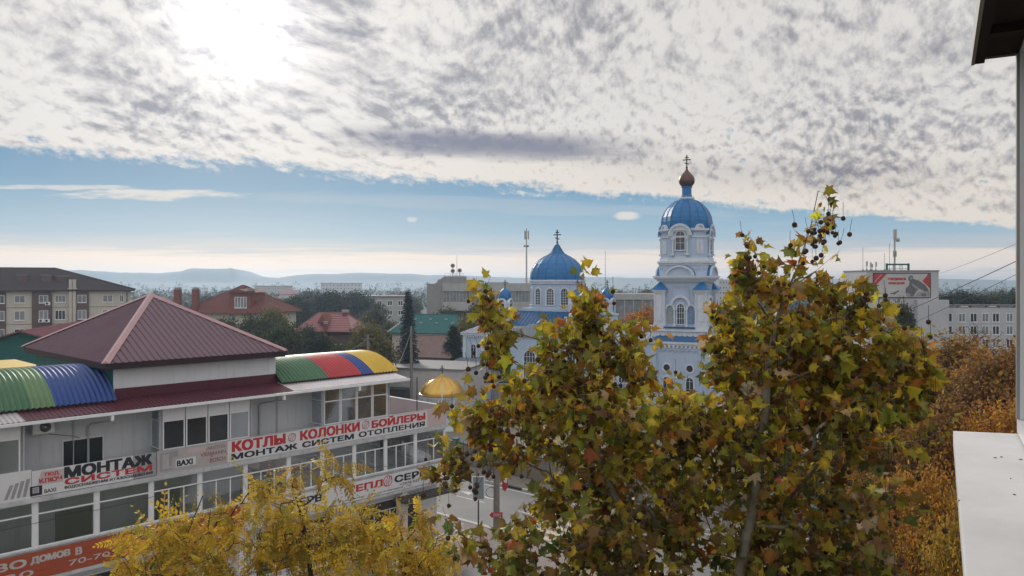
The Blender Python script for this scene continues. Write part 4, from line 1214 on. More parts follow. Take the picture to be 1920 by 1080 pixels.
def skeleton(trunk, tips, rng, rtip, power=2.25, seg=.35, up=.35, climb=.5):
    """branches from a trunk polyline to every tip; returns node positions, parents, chains, radii"""
    P = [np.array(p, float) for p in trunk]; par = [-1]+list(range(len(P)-1)); chains = [list(range(len(P)))]
    D = [np.array((0, 0, 1.0))]*len(P)
    ax = np.array(P)
    first = len(P)//3
    order = np.argsort([min(np.linalg.norm(ax-t, axis=1)) for t in tips])
    ends = []
    for i in order:
        t = tips[i]; A = np.array(P)
        d = np.linalg.norm(A-t, axis=1)
        cost = d+climb*np.clip(A[:, 2]-t[2]+.35*d, 0, None)*1.2
        cost[:first] += 100
        j = int(np.argmin(cost)); L = d[j]
        n = max(2, int(L/seg)+1)
        c1 = P[j]+D[j]*L*.25+np.array((0, 0, up*L*.12)); c = [j]; prev = j
        for k in range(1, n+1):
            q = k/n
            p = (1-q)**2*P[j]+2*q*(1-q)*(c1+(t-P[j])*.25)+q*q*t
            if k < n: p = p+rng.normal(0, .035*min(L, 2.0)*.6, 3)
            P.append(p); par.append(prev); dd = p-P[prev]; D.append(dd/(np.linalg.norm(dd)+1e-9)); prev = len(P)-1; c.append(prev)
        chains.append(c); ends.append((i, prev))
    cnt = np.zeros(len(P))
    for _, e in ends: cnt[e] += 1
    for k in range(len(P)-1, 0, -1):
        if par[k] >= 0: cnt[par[k]] += cnt[k]
    rad = rtip*np.maximum(cnt, 1)**(1/power)
    return np.array(P), chains, rad, dict(ends), np.array(D)


def branch_mesh(P, chains, rad, sides=5, keep=0.0):
    mb = MB()
    for n, c in enumerate(chains):
        if n and rad[c[1]] < keep: continue
        r = [rad[k] for k in c]
        if n: r[0] = min(rad[c[0]], r[1]*1.1)
        mb.tube([P[k] for k in c], r, 8 if n == 0 else sides)
    return mb


def ellipsoid_tips(els, n, rng, shell=.35):
    """points inside a list of ellipsoids (centre, radii, weight), thicker towards the skin"""
    w = np.array([e[2] for e in els], float); w /= w.sum(); out = []
    for k, (c, r, _) in enumerate(els):
        m = int(round(n*w[k]))
        d = rng.normal(0, 1, (m, 3)); d /= np.linalg.norm(d, axis=1)[:, None]
        q = rng.random(m)**shell
        out.append(np.array(c)+d*q[:, None]*np.array(r))
    return np.concatenate(out)


M['bark'] = mat('bark_brown', (0.060, 0.047, 0.038), 0.9, (0.035, 0.028, 0.023), 4.0, 0.8)
M['bark_pale'] = mat('bark_mottled', (0.24, 0.22, 0.165), 0.85, (0.075, 0.068, 0.052), 7.0, 1.0, bump=.3)
M['leaf'] = leaf_mat('leaf_surface', 0.50, 0.5, 0.05)
M['leaf_mid'] = leaf_mat('leaf_surface_town_trees', 0.38, 0.65, 0.16)
PAL = {
    'green': [((.050, .068, .026), 4), ((.036, .055, .026), 4), ((.075, .080, .030), 2), ((.10, .085, .03), .6)],
    'dark': [((.020, .034, .024), 4), ((.028, .042, .026), 3), ((.040, .05, .028), 1)],
    'spruce': [((.012, .030, .034), 4), ((.018, .040, .042), 3), ((.028, .05, .05), 1)],
    'olive': [((0.130, 0.124, 0.039), 4), ((0.091, 0.111, 0.039), 3), ((0.221, 0.169, 0.046), 2), ((0.156, 0.091, 0.039), 1)],
    'orange': [((.50, .27, .03), 3), ((.42, .25, .04), 2), ((0.446, 0.176, 0.024), 4), ((0.351, 0.128, 0.022), 3), ((0.513, 0.243, 0.030), 2), ((0.216, 0.095, 0.027), 1)],
    'brown': [((.34, .19, .03), 3), ((.27, .17, .035), 2), ((0.264, 0.121, 0.034), 4), ((0.178, 0.085, 0.031), 3), ((0.326, 0.155, 0.039), 2), ((0.139, 0.105, 0.037), 2)],
    'gold': [((0.478, 0.290, 0.032), 4), ((0.377, 0.246, 0.036), 3), ((0.551, 0.319, 0.043), 2), ((0.246, 0.203, 0.043), 2)],
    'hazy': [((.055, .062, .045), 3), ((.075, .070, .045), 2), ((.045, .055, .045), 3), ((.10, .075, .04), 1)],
}
def pick(pal, n, rng, jit=.18):
    c = np.array([p[0] for p in PAL[pal]]); w = np.array([p[1] for p in PAL[pal]], float)
    k = rng.choice(len(c), n, p=w/w.sum())
    return np.clip(c[k]*(1+rng.normal(0, jit, (n, 1)))*(1+rng.normal(0, .05, (n, 3))), .004, .9)


def proto_tree(name, h, els, ntips, per, lsize, pal, seed, trunk_r, bark='bark', leaf='leaf_mid', spread=.55, keep=.012, lean=(0, 0), leafless=False, temps=None):
    rng = np.random.default_rng(seed)
    root = empty(name)
    tips = ellipsoid_tips(els, ntips, rng)
    tips = tips[tips[:, 2] > h*.12]
    top = h*.86
    tr = [(lean[0]*q*q+rng.normal(0, .05)*h*.06*q, lean[1]*q*q+rng.normal(0, .05)*h*.06*q, top*q) for q in np.linspace(0, 1, 12)]
    P, chains, rad, ends, D = skeleton(tr, tips, rng, trunk_r/ntips**(1/2.25), seg=h*.06)
    branch_mesh(P, chains, rad, 4, keep).build('trunk', M[bark], root)
    if leafless: return root
    n = len(tips)*per
    base = np.repeat(tips, per, axis=0)
    pos = base+rng.normal(0, spread, (n, 3))*np.array((1, 1, .75))
    ctr = np.array([0, 0, h*.55]); out = pos-ctr; out /= np.linalg.norm(out, axis=1)[:, None]+1e-9
    yd = out*.5+rng.normal(0, .6, (n, 3)); yd[:, 2] -= .35
    nr = out*.6+rng.normal(0, .5, (n, 3)); nr[:, 2] += .5
    tone = np.repeat(1+rng.normal(0, .20, (len(tips), 1)), per, axis=0)
    cols = pick(pal, n, rng)*np.clip(tone, .5, 1.6)
    scatter('crown', temps or [simple_leaf(.62, .3, .1), simple_leaf(.5, .1, .3)], pos, yd, nr, lsize*rng.uniform(.7, 1.35, n), cols, M[leaf], root, rng)
    return root


def round_els(h, r, z0=.25, lumps=7, seed=0):
    rr = random.Random(seed); zc = h*(z0+(1-z0)/2); hz = h*(1-z0)/2
    e = [((0, 0, zc), (r*.72, r*.72, hz*.80), 3.0)]
    for k in range(lumps):
        a = 2*math.pi*k/lumps+rr.uniform(-.4, .4); q = rr.uniform(-.6, .75)
        rad = r*.58*math.sqrt(max(.1, 1-q*q*.8))
        s = rr.uniform(.38, .55)
        e.append(((rad*math.cos(a), rad*math.sin(a), zc+hz*q*.72), (r*s, r*s, hz*s*.75), .7))
    e.append(((rr.uniform(-.2, .2)*r, rr.uniform(-.2, .2)*r, h-hz*.34), (r*.4, r*.4, hz*.34), .7))
    return e
def spruce_proto(seed):
    rng = np.random.default_rng(seed); root = empty('spruce_tree'); h = 15.0
    pos = []; yd = []; nr = []; mb = MB(); mb.tube([(0, 0, 0), (0, 0, h*.5), (0, 0, h)], [.24, .13, .02], 7)
    z = 1.6
    while z < h-.25:
        R0 = 1.95*(1-z/h)**.8+.10; nb = int(7+5*(1-z/h)); a0 = rng.random()*6.28
        for k in range(nb):
            a = a0+2*math.pi*k/nb+rng.normal(0, .14); L = R0*rng.uniform(.72, 1.15)
            mb.tube([(0, 0, z), (L*.55*math.cos(a), L*.55*math.sin(a), z-.10*L), (L*math.cos(a), L*math.sin(a), z-.22*L)], [.035, .02, .008], 3)
            for s in np.arange(.25, 1.03, .12/max(L, .3)):
                for w in (-1, 1, 0):
                    p = np.array((L*s*math.cos(a), L*s*math.sin(a), z-.10*L*s-.12*L*s*s)); pos.append(p+rng.normal(0, .04, 3))
                    yd.append((math.cos(a+w*.9), math.sin(a+w*.9), -.45+rng.normal(0, .2))); nr.append((rng.normal(0, .4), rng.normal(0, .4), 1))
        z += .27+.12*(1-z/h)
    mb.build('trunk', M['bark'], root)
    n = len(pos)
    scatter('crown', [simple_leaf(.38, .4, .2)], pos, yd, nr, rng.uniform(.30, .52, n), pick('spruce', n, rng), M['leaf_mid'], root, rng)
    return root


PROTO = {}
PROTO['broad_green'] = proto_tree('leafy_tree', 11, round_els(11, 4.4, .16, 8, 1), 420, 26, .42, 'green', 11, .30)
PROTO['broad_dark'] = proto_tree('leafy_tree', 11, round_els(11, 4.8, .12, 9, 2), 440, 28, .44, 'dark', 12, .32)
PROTO['broad_olive'] = proto_tree('leafy_tree', 11, round_els(11, 3.9, .16, 8, 3), 380, 26, .40, 'olive', 13, .28)
PROTO['round_orange'] = proto_tree('leafy_tree', 11, round_els(11, 4.0, .10, 8, 4), 420, 28, .38, 'orange', 14, .28, spread=.45)
PROTO['hazy_green'] = proto_tree('leafy_tree', 11, round_els(11, 4.6, .12, 8, 5), 300, 14, .62, 'hazy', 15, .30)
PROTO['bare'] = proto_tree('bare_tree', 11, round_els(11, 4.4, .30, 8, 6), 420, 0, .3, 'green', 16, .22, keep=0, leafless=True)
PROTO['spruce'] = spruce_proto(17)
PROTO['fine_brown'] = proto_tree('leafy_tree', 11, round_els(11, 4.2, .2, 9, 7), 640, 52, .225, 'brown', 18, .24, spread=.36)
PROTO['fine_orange'] = proto_tree('leafy_tree', 11, round_els(11, 3.6, .2, 9, 8), 620, 36, .20, 'orange', 19, .22, spread=.34)
PROTO['fine_gold'] = proto_tree('leafy_tree', 11, round_els(11, 3.2, .2, 8, 9), 520, 44, .19, 'gold', 20, .20, spread=.32)
PROTO['fine_dark'] = proto_tree('leafy_tree', 11, round_els(11, 3.8, .14, 9, 10), 560, 38, .22, 'dark', 21, .24, spread=.38)
used = set()
def plant(kind, px, top, Y, wpx, label, group='trees among the houses', h0=None, rot=None):
    """a tree whose top shows at photo row `top` at distance Y, crown wpx photo pixels wide"""
    src = PROTO[kind]
    o = src if kind not in used else copy_tree(src)
    used.add(kind)
    h0 = {'spruce': 15.0}.get(kind, 11.0); r0 = {'broad_green': 4.4, 'broad_dark': 4.8, 'broad_olive': 3.9, 'round_orange': 4.0, 'hazy_green': 4.6, 'bare': 4.4, 'spruce': 1.95, 'fine_brown': 4.2, 'fine_orange': 3.6, 'fine_gold': 3.2, 'fine_dark': 3.8}[kind]
    h = zat(top, Y); w = wpx/F_PX*Y
    o.location = (xat(px, Y), Y, 0); s = w/(2*r0); o.scale = (s, s, h/h0)
    o.rotation_euler = (0, 0, rnd.uniform(0, 6.28) if rot is None else rot)
    return tag(o, label, 'tree', group)


for a in [
    ('broad_dark', 545, 556, 190, 95, 'dark bushy tree rising behind the red tiled house roof'),
    ('broad_dark', 612, 545, 205, 105, 'tall dark tree crown standing above the pink roofed house'),
    ('broad_dark', 672, 546, 215, 95, 'dark broad tree just right of the tall crown above the pink roof'),
    ('broad_green', 478, 588, 112, 90, 'grey green tree beside the red house end wall'),
    ('broad_green', 540, 606, 100, 95, 'green bushy tree filling the gap between mauve and pink roofs'),
    ('broad_dark', 600, 628, 96, 70, 'dark low tree directly under the pink roof eave'),
    ('broad_olive', 694, 602, 92, 92, 'olive yellow tree beside the grey concrete pole'),
    ('broad_green', 425, 592, 118, 80, 'grey green tree under the red house left windows'),
    ('broad_olive', 515, 575, 125, 70, 'olive tree at the right end of the red house'),
    ('broad_dark', 470, 625, 88, 90, 'dark tree low behind the mauve pyramid right slope'),
    ('broad_green', 640, 640, 90, 80, 'green tree between the pink house and the olive tree'),
    ('broad_dark', 555, 650, 84, 90, 'dark tree directly behind the rainbow vault left end'),
    ('broad_green', 385, 600, 95, 70, 'green tree between the mauve pyramid and the red house'),
    ('broad_dark', 505, 605, 108, 80, 'dark tree under the right end of the red house roof'),
    ('broad_dark', 575, 610, 112, 60, 'dark slim tree at the left corner of the pink house'),
    ('hazy_green', 700, 575, 170, 60, 'grey green tree behind the olive tree'),
    ('hazy_green', 390, 552, 260, 60, 'hazy tree beside the red house chimneys'),
    ('hazy_green', 760, 548, 260, 60, 'hazy tree behind the spruce tip'),
    ('hazy_green', 575, 543, 270, 60, 'hazy grey tree left of the tall dark crown'),
    ('broad_dark', 905, 560, 150, 60, 'dark tree behind the left church cupola'),
    ('hazy_green', 655, 585, 150, 55, 'thin grey tree behind the pink roof right end'),
    ('broad_green', 735, 600, 150, 60, 'small green tree left of the green metal roof'),
    ('broad_olive', 880, 588, 125, 60, 'olive tree in front of the concrete office by the church'),
    ('broad_green', 838, 575, 150, 66, 'green tree at the foot of the concrete office'),
    ('round_orange', 1203, 574, 140, 78, 'round orange autumn tree between church and bell tower'),
    ('broad_dark', 1368, 606, 118, 95, 'dark evergreen tree close to the right side of the bell tower'),
    ('broad_dark', 1440, 590, 135, 110, 'dark tree half hidden right of the bell tower'),
    ('broad_green', 1690, 562, 105, 60, 'dark pointed tree in front of the big poster wall'),
    ('bare', 1832, 592, 78, 170, 'leafless grey tree with fine twigs before the white wing'),
    ('bare', 480, 592, 105, 80, 'leafless dark tree in front of the red house'),
    ('bare', 1700, 640, 60, 80, 'leafless tree half hidden under the poster wall'),
    ('broad_dark', 1800, 546, 185, 110, 'dark green tree above the left half of the white wing roof'),
    ('broad_green', 1868, 546, 205, 90, 'green tree above the middle of the white wing roof'),
    ('broad_dark', 1915, 535, 190, 90, 'dark tree at the right end above the white wing'),
    ('hazy_green', 1840, 552, 250, 80, 'paler tree behind the trees over the white wing'),
    ('hazy_green', 100, 514, 320, 60, 'distant grey tree showing over the apartment roof'),
    ('hazy_green', 1165, 545, 330, 34, 'small far dark tree right of the main church dome'),
    ('hazy_green', 1212, 540, 330, 40, 'far dark tree left of the bell tower shaft'),
]: plant(*a)
plant('spruce', 765, 540, 100, 56, 'tall dark blue spruce in front of the green metal roof', 'spruces near the church', rot=1.0)
plant('spruce', 850, 606, 112, 70, 'short dark spruce beside the church wing', 'spruces near the church', rot=2.0)
for a in [
    ('fine_brown', 1800, 628, 52, 300, 'broad russet brown tree below the white wing'),
    ('fine_brown', 1910, 640, 44, 300, 'russet brown tree next to the window frame'),
    ('fine_brown', 1710, 668, 62, 200, 'brown tree behind the big plane tree right edge'),
    ('fine_dark', 1690, 700, 48, 210, 'dark green tree among the brown ones'),
    ('fine_orange', 1878, 745, 34, 230, 'bright orange tree just above the white sill'),
    ('fine_brown', 1770, 742, 36, 220, 'tawny tree left of the bright orange tree'),
    ('fine_orange', 1748, 868, 25, 210, 'golden yellow tree beside the sill edge'),
    ('fine_gold', 1815, 930, 21, 190, 'yellow green tree low beside the sill'),
    ('fine_orange', 1700, 880, 27, 190, 'orange tree low behind the plane leaves'),
    ('fine_brown', 1640, 960, 22, 150, 'low tawny tree under the plane crown'),
    ('fine_brown', 1480, 690, 75, 150, 'brown tree seen through the right plane crown'),
    ('fine_dark', 1560, 740, 60, 170, 'dark tree seen through the right plane crown'),
    ('fine_brown', 1420, 720, 66, 150, 'brown tree between the bell tower and the right plane crown'),
    ('fine_dark', 1610, 690, 82, 190, 'dark tree under the left edge of the poster wall'),
    ('fine_orange', 1540, 675, 92, 150, 'orange tree hidden behind the middle of the right plane crown'),
    ('fine_gold', 1660, 800, 42, 190, 'golden tree low behind the right plane crown'),
]: plant(*a, group='autumn trees by the car park')

# the wooded plain beyond the town: nobody could count these crowns
def far_woods():
    rng = np.random.default_rng(5)
    pos = []; size = []; cols = []; yd = []; nr = []
    for _ in range(3600):
        Y = 240*math.exp(rng.random()*1.78); x = rng.uniform(-1, 1)*(Y*.74+60)
        px = 960+x/Y*F_PX
        if Y < 420 and (px < 260 or 780 < px < 1240 or 1600 < px < 1790): continue
        h = rng.uniform(5, 10.5)*(1.0 if Y > 420 else .9); r = h*rng.uniform(.4, .7)
        k = 34 if Y < 700 else 20
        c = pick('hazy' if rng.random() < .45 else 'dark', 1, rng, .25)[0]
        d = rng.normal(0, 1, (k, 3)); d /= np.linalg.norm(d, axis=1)[:, None]
        d[:, 2] = np.abs(d[:, 2])
        p = d*rng.uniform(.6, 1, (k, 1))*np.array((r, r, h))+np.array((x, Y, -.5+max(0, (Y-1230)*.055)))
        pos.append(p); size.append(rng.uniform(.25, .5, k)*h*.62); cols.append(c*(1+rng.normal(0, .2, (k, 1))))
        yd.append(rng.normal(0, 1, (k, 3))); nr.append(d+rng.normal(0, .4, (k, 3)))
    o = scatter('far_woods', [simple_leaf(.8, .3, .2)], np.concatenate(pos)-0, np.concatenate(yd), np.concatenate(nr), np.concatenate(size), np.clip(np.concatenate(cols), .006, .5), M['leaf_mid'], None, rng)
    tag(o, kind='stuff')
far_woods()

# ------------------------------------------------------------------ houses and blocks behind
M['beige'] = mat('beige_render', (0.50, 0.46, 0.40), 0.85, (0.42, 0.385, 0.335), .5, .6, streak=.15)
M['brick_brown'] = mat('brown_brick_cladding', (0.115, 0.070, 0.062), 0.85, (0.085, 0.05, 0.045), 1.0, .7)
M['roof_slate'] = mat('slate_roof_sheet', (0.062, 0.050, 0.052), 1.0, (0.048, 0.040, 0.043), .3, .7, spec=0.0)
M['roof_matt'] = mat('mauve_roof_weathered', (0.17, 0.085, 0.095), 1.0, (0.12, 0.06, 0.07), .6, .8, spec=0.0)
M['roof_redtile'] = mat('red_tile_roof', (0.155, 0.060, 0.052), 0.85, (0.115, 0.045, 0.040), .8, .8, spec=.12)
M['brick_rust'] = mat('rust_brick', (0.20, 0.065, 0.048), 0.85, (0.15, 0.05, 0.04), 1.5, .7)
M['roof_pink'] = mat('pink_tile_roof', (0.30, 0.13, 0.135), 0.38, (0.24, 0.10, 0.105), .6, .7)
M['roof_teal'] = mat('teal_roof_sheet', (0.028, 0.125, 0.125), 0.5, (0.022, 0.095, 0.098), .5, .7, spec=.12)
M['roof_rust'] = mat('rusty_tin_roof', (0.24, 0.17, 0.16), 0.5, (0.15, 0.085, 0.07), .6, .9)
M['white_wash'] = mat('whitewashed_wall', (0.52, 0.52, 0.52), 0.9, (0.36, 0.36, 0.36), .6, .8, streak=.4)
M['concrete'] = mat('concrete_wall', (0.27, 0.27, 0.265), 0.9, (0.19, 0.19, 0.185), .4, .8, streak=.4)
M['concrete_lt'] = mat('pale_concrete', (0.40, 0.40, 0.395), 0.9, (0.30, 0.30, 0.295), .4, .8, streak=.4)
M['white_block'] = mat('white_block_wall', (0.46, 0.475, 0.51), 0.85, (0.37, 0.385, 0.41), .35, .7, streak=.3)
M['felt'] = mat('felt_roof', (0.19, 0.19, 0.195), 0.7, (0.13, 0.13, 0.135), .4, .8)
M['curtain_pale'] = mat('window_pale', (0.26, 0.28, 0.30), 0.15, (0.10, 0.11, 0.125), .6, .9)


def win(parent, xc, zc, w, h, y, m='pane_dark', fr=.07, cuts=2, name='window', proud=.06):
    fm = MB(); x0, x1, z0, z1 = xc-w/2, xc+w/2, zc-h/2, zc+h/2
    fm.box(x0, x1, y-proud, y+.01, z0, z0+fr); fm.box(x0, x1, y-proud, y+.01, z1-fr, z1); fm.box(x0, x0+fr, y-proud, y+.01, z0+fr, z1-fr); fm.box(x1-fr, x1, y-proud, y+.01, z0+fr, z1-fr)
    for i in range(1, cuts): c = x0+(x1-x0)*i/cuts; fm.box(c-fr/2, c+fr/2, y-proud*.8, y+.01, z0+fr, z1-fr)
    fm.box(x0-.06, x1+.06, y-proud*2, y+.01, z0-.07, z0-.001)
    o = fm.build(name, M['upvc'], parent)
    pm = MB(); pm.box(x0+.01, x1-.01, y-.012, y-.002, z0+.01, z1-.01); pm.build('pane', M[m], o)
    return o
def hip_roof(name, x0, x1, y0, y1, z0, z1, rl, parent, m, mfas, seam=0.0, yoff=None):
    """hipped roof with a ridge of length rl along x"""
    cx, cy = (x0+x1)/2, (y0+y1)/2
    mb = MB(); hip(mb, x0, x1, y0, y1, z0, cx-rl/2, cx+rl/2, cy-.03, cy+.03, z1, seam)
    o = mb.build(name, m, parent)
    fm = MB(); fm.box(x0+.04, x1-.04, y0+.04, y1-.04, z0-.22, z0-.004); fm.build('fascia', mfas, o)
    cm = MB()
    A = [(x0, y0, z0), (x1, y0, z0), (x1, y1, z0), (x0, y1, z0)]; B = [(cx-rl/2, cy, z1), (cx+rl/2, cy, z1), (cx+rl/2, cy, z1), (cx-rl/2, cy, z1)]
    for a, b in zip(A, B): cm.tube([Vector(a)+Vector((0, 0, .03)), Vector(b)+Vector((0, 0, .05))], .09, 5)
    cm.tube([Vector(B[0])+Vector((0, 0, .05)), Vector(B[1])+Vector((0, 0, .05))], .10, 5)
    cm.build('ridge_cap', m, o)
    return o
def chimney(parent, x, y, z0, z1, w, m, name='chimney'):
    mb = MB(); mb.box(x-w/2, x+w/2, y-w/2, y+w/2, z0, z1); mb.m = 1; mb.box(x-w*.62, x+w*.62, y-w*.62, y+w*.62, z1, z1+.12); mb.box(x-w*.4, x+w*.4, y-w*.4, y+w*.4, z1+.12, z1+.3); mb.box(x-w*.66, x+w*.66, y-w*.66, y+w*.66, z1+.3, z1+.38)
    return mb.build(name, [m, M['concrete_lt']], parent)


# apartment block at the left
Y = 150.0; AR = R(25); ap = empty('apartment_block', (xat(243, Y), Y, 0), AR); tag(ap, 'four storey beige and brown apartment block with dark slate hip roof', 'building')
def apx(px):
    k = (px-960)/F_PX; return (k*Y-ap.location.x)/(math.cos(AR)-k*math.sin(AR))
mb = MB(); mb.box(-46, 0, 0, 14, 0, 14.2)
mb.build('wall', M['beige'], ap)
mb = MB()
for a, b in ((60, 96), (142, 167), (-20, 11), (-95, -60)): mb.box(apx(a), apx(b), -.25, -.002, 0, 14.1)
mb.build('brown_bay', M['brick_brown'], ap)
mb = MB()
for z in (11.2, 8.1, 5.0): mb.box(-46, .0, -.035, -.003, z-.04, z+.04)
mb.build('floor_line', M['brick_brown'], ap)
for px in (37, 113, 202, -35, -120, 228):
    for i, z in enumerate((12.75, 9.75, 6.6, 3.5)):
        big = i % 2; win(ap, apx(px), z, 1.7 if px != 228 else .6, 1.35 if not big else 1.75, -.002, ('curtain_pale', 'pane_dark')[(px+i) % 3 == 0], cuts=3 if px == 113 else 2)
for px in (82, 154, 0):
    for i, z in enumerate((12.75, 9.75, 6.6, 3.5)): win(ap, apx(px), z, 1.45, 1.45 if i != 1 else 1.75, -.252, ('curtain_pale', 'pane_dark')[(px+i) % 3 == 0])
hip_roof('roof', -47, .8, -.9, 14.9, 14.4, 18.6, 20, ap, M['roof_slate'], M['fascia_dark'])
for px, z in ((38, 15.8), (84, 15.8), (113, 15.6)):
    mb = MB(); mb.box(apx(px)-.85, apx(px)+.85, 2.2, 4.2, z-.6, z+1.35); mb.m = 1; mb.box(apx(px)-1.0, apx(px)+1.0, 2.1, 4.3, z+1.35, z+1.5); mb.build('roof_vent', [M['brick_brown'], M['felt']], ap)
for px in (133, 140):
    mb = MB(); mb.tube([(apx(px), -.5, 0), (apx(px), -.5, 16.4)], .30, 10); mb.tube([(apx(px), -.5, 14.6), (apx(px), -.5, 14.75)], .5, 10); mb.build('flue_pipe', M['beige'], ap)
for px in (97, 238):
    mb = MB(); mb.tube([(apx(px), -.35, 0), (apx(px), -.35, 13.8), (apx(px)+.5, -.7, 14.2)], .08, 6); mb.build('drain_pipe', M['metal_dark'], ap)
for i, (px, py) in enumerate(((90, 569), (78, 601), (89, 601))):
    a = empty('air_conditioner', (ap.location.x+apx(px)*math.cos(AR)+.55*math.sin(AR), Y+apx(px)*math.sin(AR)-.55*math.cos(AR), zat(py, Y+apx(px)*math.sin(AR))), AR)
    tag(a, ('air conditioner under an upper window of the brown bay', 'left one of two air conditioners side by side on the brown bay', 'right one of two air conditioners side by side on the brown bay')[i], 'air conditioner', 'air conditioners on the apartment block')
    mb = MB(); mb.box(-.42, .42, -.18, .18, -.3, .3); mb.box(-.3, -.25, .18, .3, -.28, .28); mb.box(.25, .3, .18, .3, -.28, .28); mb.build('casing', M['upvc'], a); mb = MB(); mb.ring(-.08, 0, 0, .23, -.2, -.19, 14, 0, 6.2832); mb.build('fan', M['void'], a)

# red tiled house with brick chimneys and dormer
Y = 135.0; hs = empty('red_house', (xat(420, Y), Y, 0), R(-12)); tag(hs, 'house with red tiled hip roof, brick chimneys and a wide brick dormer', 'house')
mb = MB(); mb.box(-7, 7.4, 0, 12, 0, 10.6); mb.build('wall', M['beige'], hs)
ze, zr = zat(586, Y), zat(536, Y)
hip_roof('roof', -8, 8.2, -.9, 12.9, ze, zr, .6, hs, M['roof_redtile'], M['brick_rust'])
mb = MB(); mb.box(1.0, 4.9, .2, 5.0, ze+.1, zat(549, Y)); d = mb.build('dormer', M['brick_rust'], hs)
mb = MB(); mb.add([(.6, -.2, zat(549, Y)), (5.3, -.2, zat(549, Y)), (5.3, 6, zat(549, Y)+.2), (.6, 6, zat(549, Y)+.2), (2.95, -.2, zat(542, Y)), (2.95, 6, zat(542, Y))], [(0, 1, 4), (0, 4, 5, 3), (1, 2, 5, 4), (2, 3, 5), (0, 3, 2, 1)]); mb.build('dormer_roof', M['roof_redtile'], d)
win(hs, 3.1, zat(567, Y), 2.3, 1.9, .2, 'curtain_pale', cuts=4)
for px, t in ((324, 543), (362, 543), (469, 545)): chimney(hs, (px-420)/F_PX*Y, 1.0 if px > 400 else -.2, 8.5, zat(t, Y), .95, M['brick_rust'])
for x in (-5, -2, 1.5, 4.5): win(hs, x, 8.3, 1.1, 1.4, 0)

# pink roofed house
Y = 120.0; hs = empty('pink_roof_house', (xat(609, Y), Y, 0), R(-8)); tag(hs, 'low house with shiny pink tiled hip roof and a small gable', 'house')
mb = MB(); mb.box(-4.2, 4.0, 0, 7, 0, 8.0); mb.build('wall', M['brick_brown'], hs)
ze, zr = zat(621, Y), zat(589, Y); r = hip_roof('roof', -4.8, 4.7, -.7, 7.6, ze, zr, 4.6, hs, M['roof_pink'], M['fascia_dark'])
mb = MB()
for i in range(8):
    q = (i+.5)/8; mb.box(-4.7+2.45*q, 4.6-2.45*q, -.7+4.12*q-.03, -.7+4.12*q+.03, ze+(zr-ze)*q+.02, ze+(zr-ze)*q+.09)
mb.build('tile_course', M['roof_pink'], r)
gx = (603-609)/F_PX*Y
mb = MB(); mb.add([(gx-.85, .1, zat(606, Y)), (gx+.85, .1, zat(606, Y)), (gx, .1, zat(590, Y)), (gx-.85, 2.6, zat(597, Y)), (gx+.85, 2.6, zat(597, Y)), (gx, 3.0, zat(590, Y))], [(0, 1, 2), (0, 2, 5, 3), (1, 4, 5, 2), (3, 5, 4)]); mb.build('gable', M['brick_rust'], hs)
chimney(hs, (635-609)/F_PX*Y, 3.2, ze, zat(587, Y), .8, M['brick_rust']); chimney(hs, (613-609)/F_PX*Y, -.4, ze-1, zat(607, Y), .5, M['brick_rust'])
for x in (-2.6, 0, 2.4): win(hs, x, 5.6, 1.2, 1.5, 0)

# long hall with the teal roof, and the low house before it
Y = 138.0; hs = empty('teal_roof_hall', (xat(798, Y), Y, 0), R(-14)); tag(hs, 'long hall under a dark teal metal hip roof behind the spruce', 'building')
mb = MB(); mb.box(-6.4, 6.4, 0, 9, 0, 6.9); mb.build('wall', M['beige'], hs)
ze, zr = zat(624, Y), zat(592, Y); r = hip_roof('roof', -7.0, 7.0, -.7, 9.7, ze, zr, 8.5, hs, M['roof_teal'], M['roof_teal'], .6)
mb = MB(); mb.tube([(-7.0, -.7, ze+.06), (-4.25, 4.5, zr+.1)], .16, 5); mb.build('hip_cap', M['concrete_lt'], r)
for i in range(6): 
    mb = MB(); mb.box(-3.4+i*1.5, -2.9+i*1.5, 1.9 if i % 2 else 2.9, 2.15 if i % 2 else 3.15, ze+(zr-ze)*(.5 if i % 2 else .7)+.06, ze+(zr-ze)*(.5 if i % 2 else .7)+.3); mb.build('snow_guard', M['concrete_lt'], r)
Y = 112.0; hs = empty('low_house', (xat(790, Y), Y, 0), R(-20)); tag(hs, 'low whitewashed house with a rusty tin roof behind the flat garages', 'house')
mb = MB(); mb.box(-4.6, 4.4, 0, 6, 0, 5.0); mb.build('wall', M['white_wash'], hs)
hip_roof('roof', -5.1, 4.9, -.5, 6.5, 5.1, 8.0, 5.5, hs, M['roof_rust'], M['metal_dark'], .45)
for x in (-3, -.6, 1.5, 3.3): win(hs, x, 2.9, .9, 1.4, 0)
mb = MB(); mb.box(1.0, 2.0, -.03, -.002, .1, 2.0); mb.build('door', M['metal_dark'], hs)

# flat garages
Y = 94.0; gr = empty('flat_garage', (xat(790, Y), Y, 0), R(-16)); tag(gr, 'flat roofed pale garage row with stained walls behind the gold canopy', 'garage')
x0, x1 = -4.6, 5.4
mb = MB(); mb.box(x0, x1, 0, 9.0, 0, 5.3); mb.box(x0-2.6, x0-.001, 1.0, 8.0, 0, 4.8); mb.build('wall', M['white_wash'], gr)
mb = MB(); mb.box(x0-.15, x1+.15, -.2, 9.2, 5.303, 5.5); mb.box(x0-2.8, x0-.16, .8, 8.2, 4.803, 5.0); mb.build('roof', M['felt'], gr)
mb = MB(); mb.box(-4.2, -1.2, -1.9, -.002, 0, 3.0); mb.box(-4.3, -1.1, -2.0, 0.0, 3.003, 3.08); mb.build('steel_shed', M['metal_dark'], gr)
mb = MB(); mb.tube([(-1.0, -.3, 5.5), (-1.0, -.3, 8.0)], .04, 5); mb.build('roof_pipe', M['metal_dark'], gr)
win(gr, 1.5, 3.2, 1.0, .9, 0)

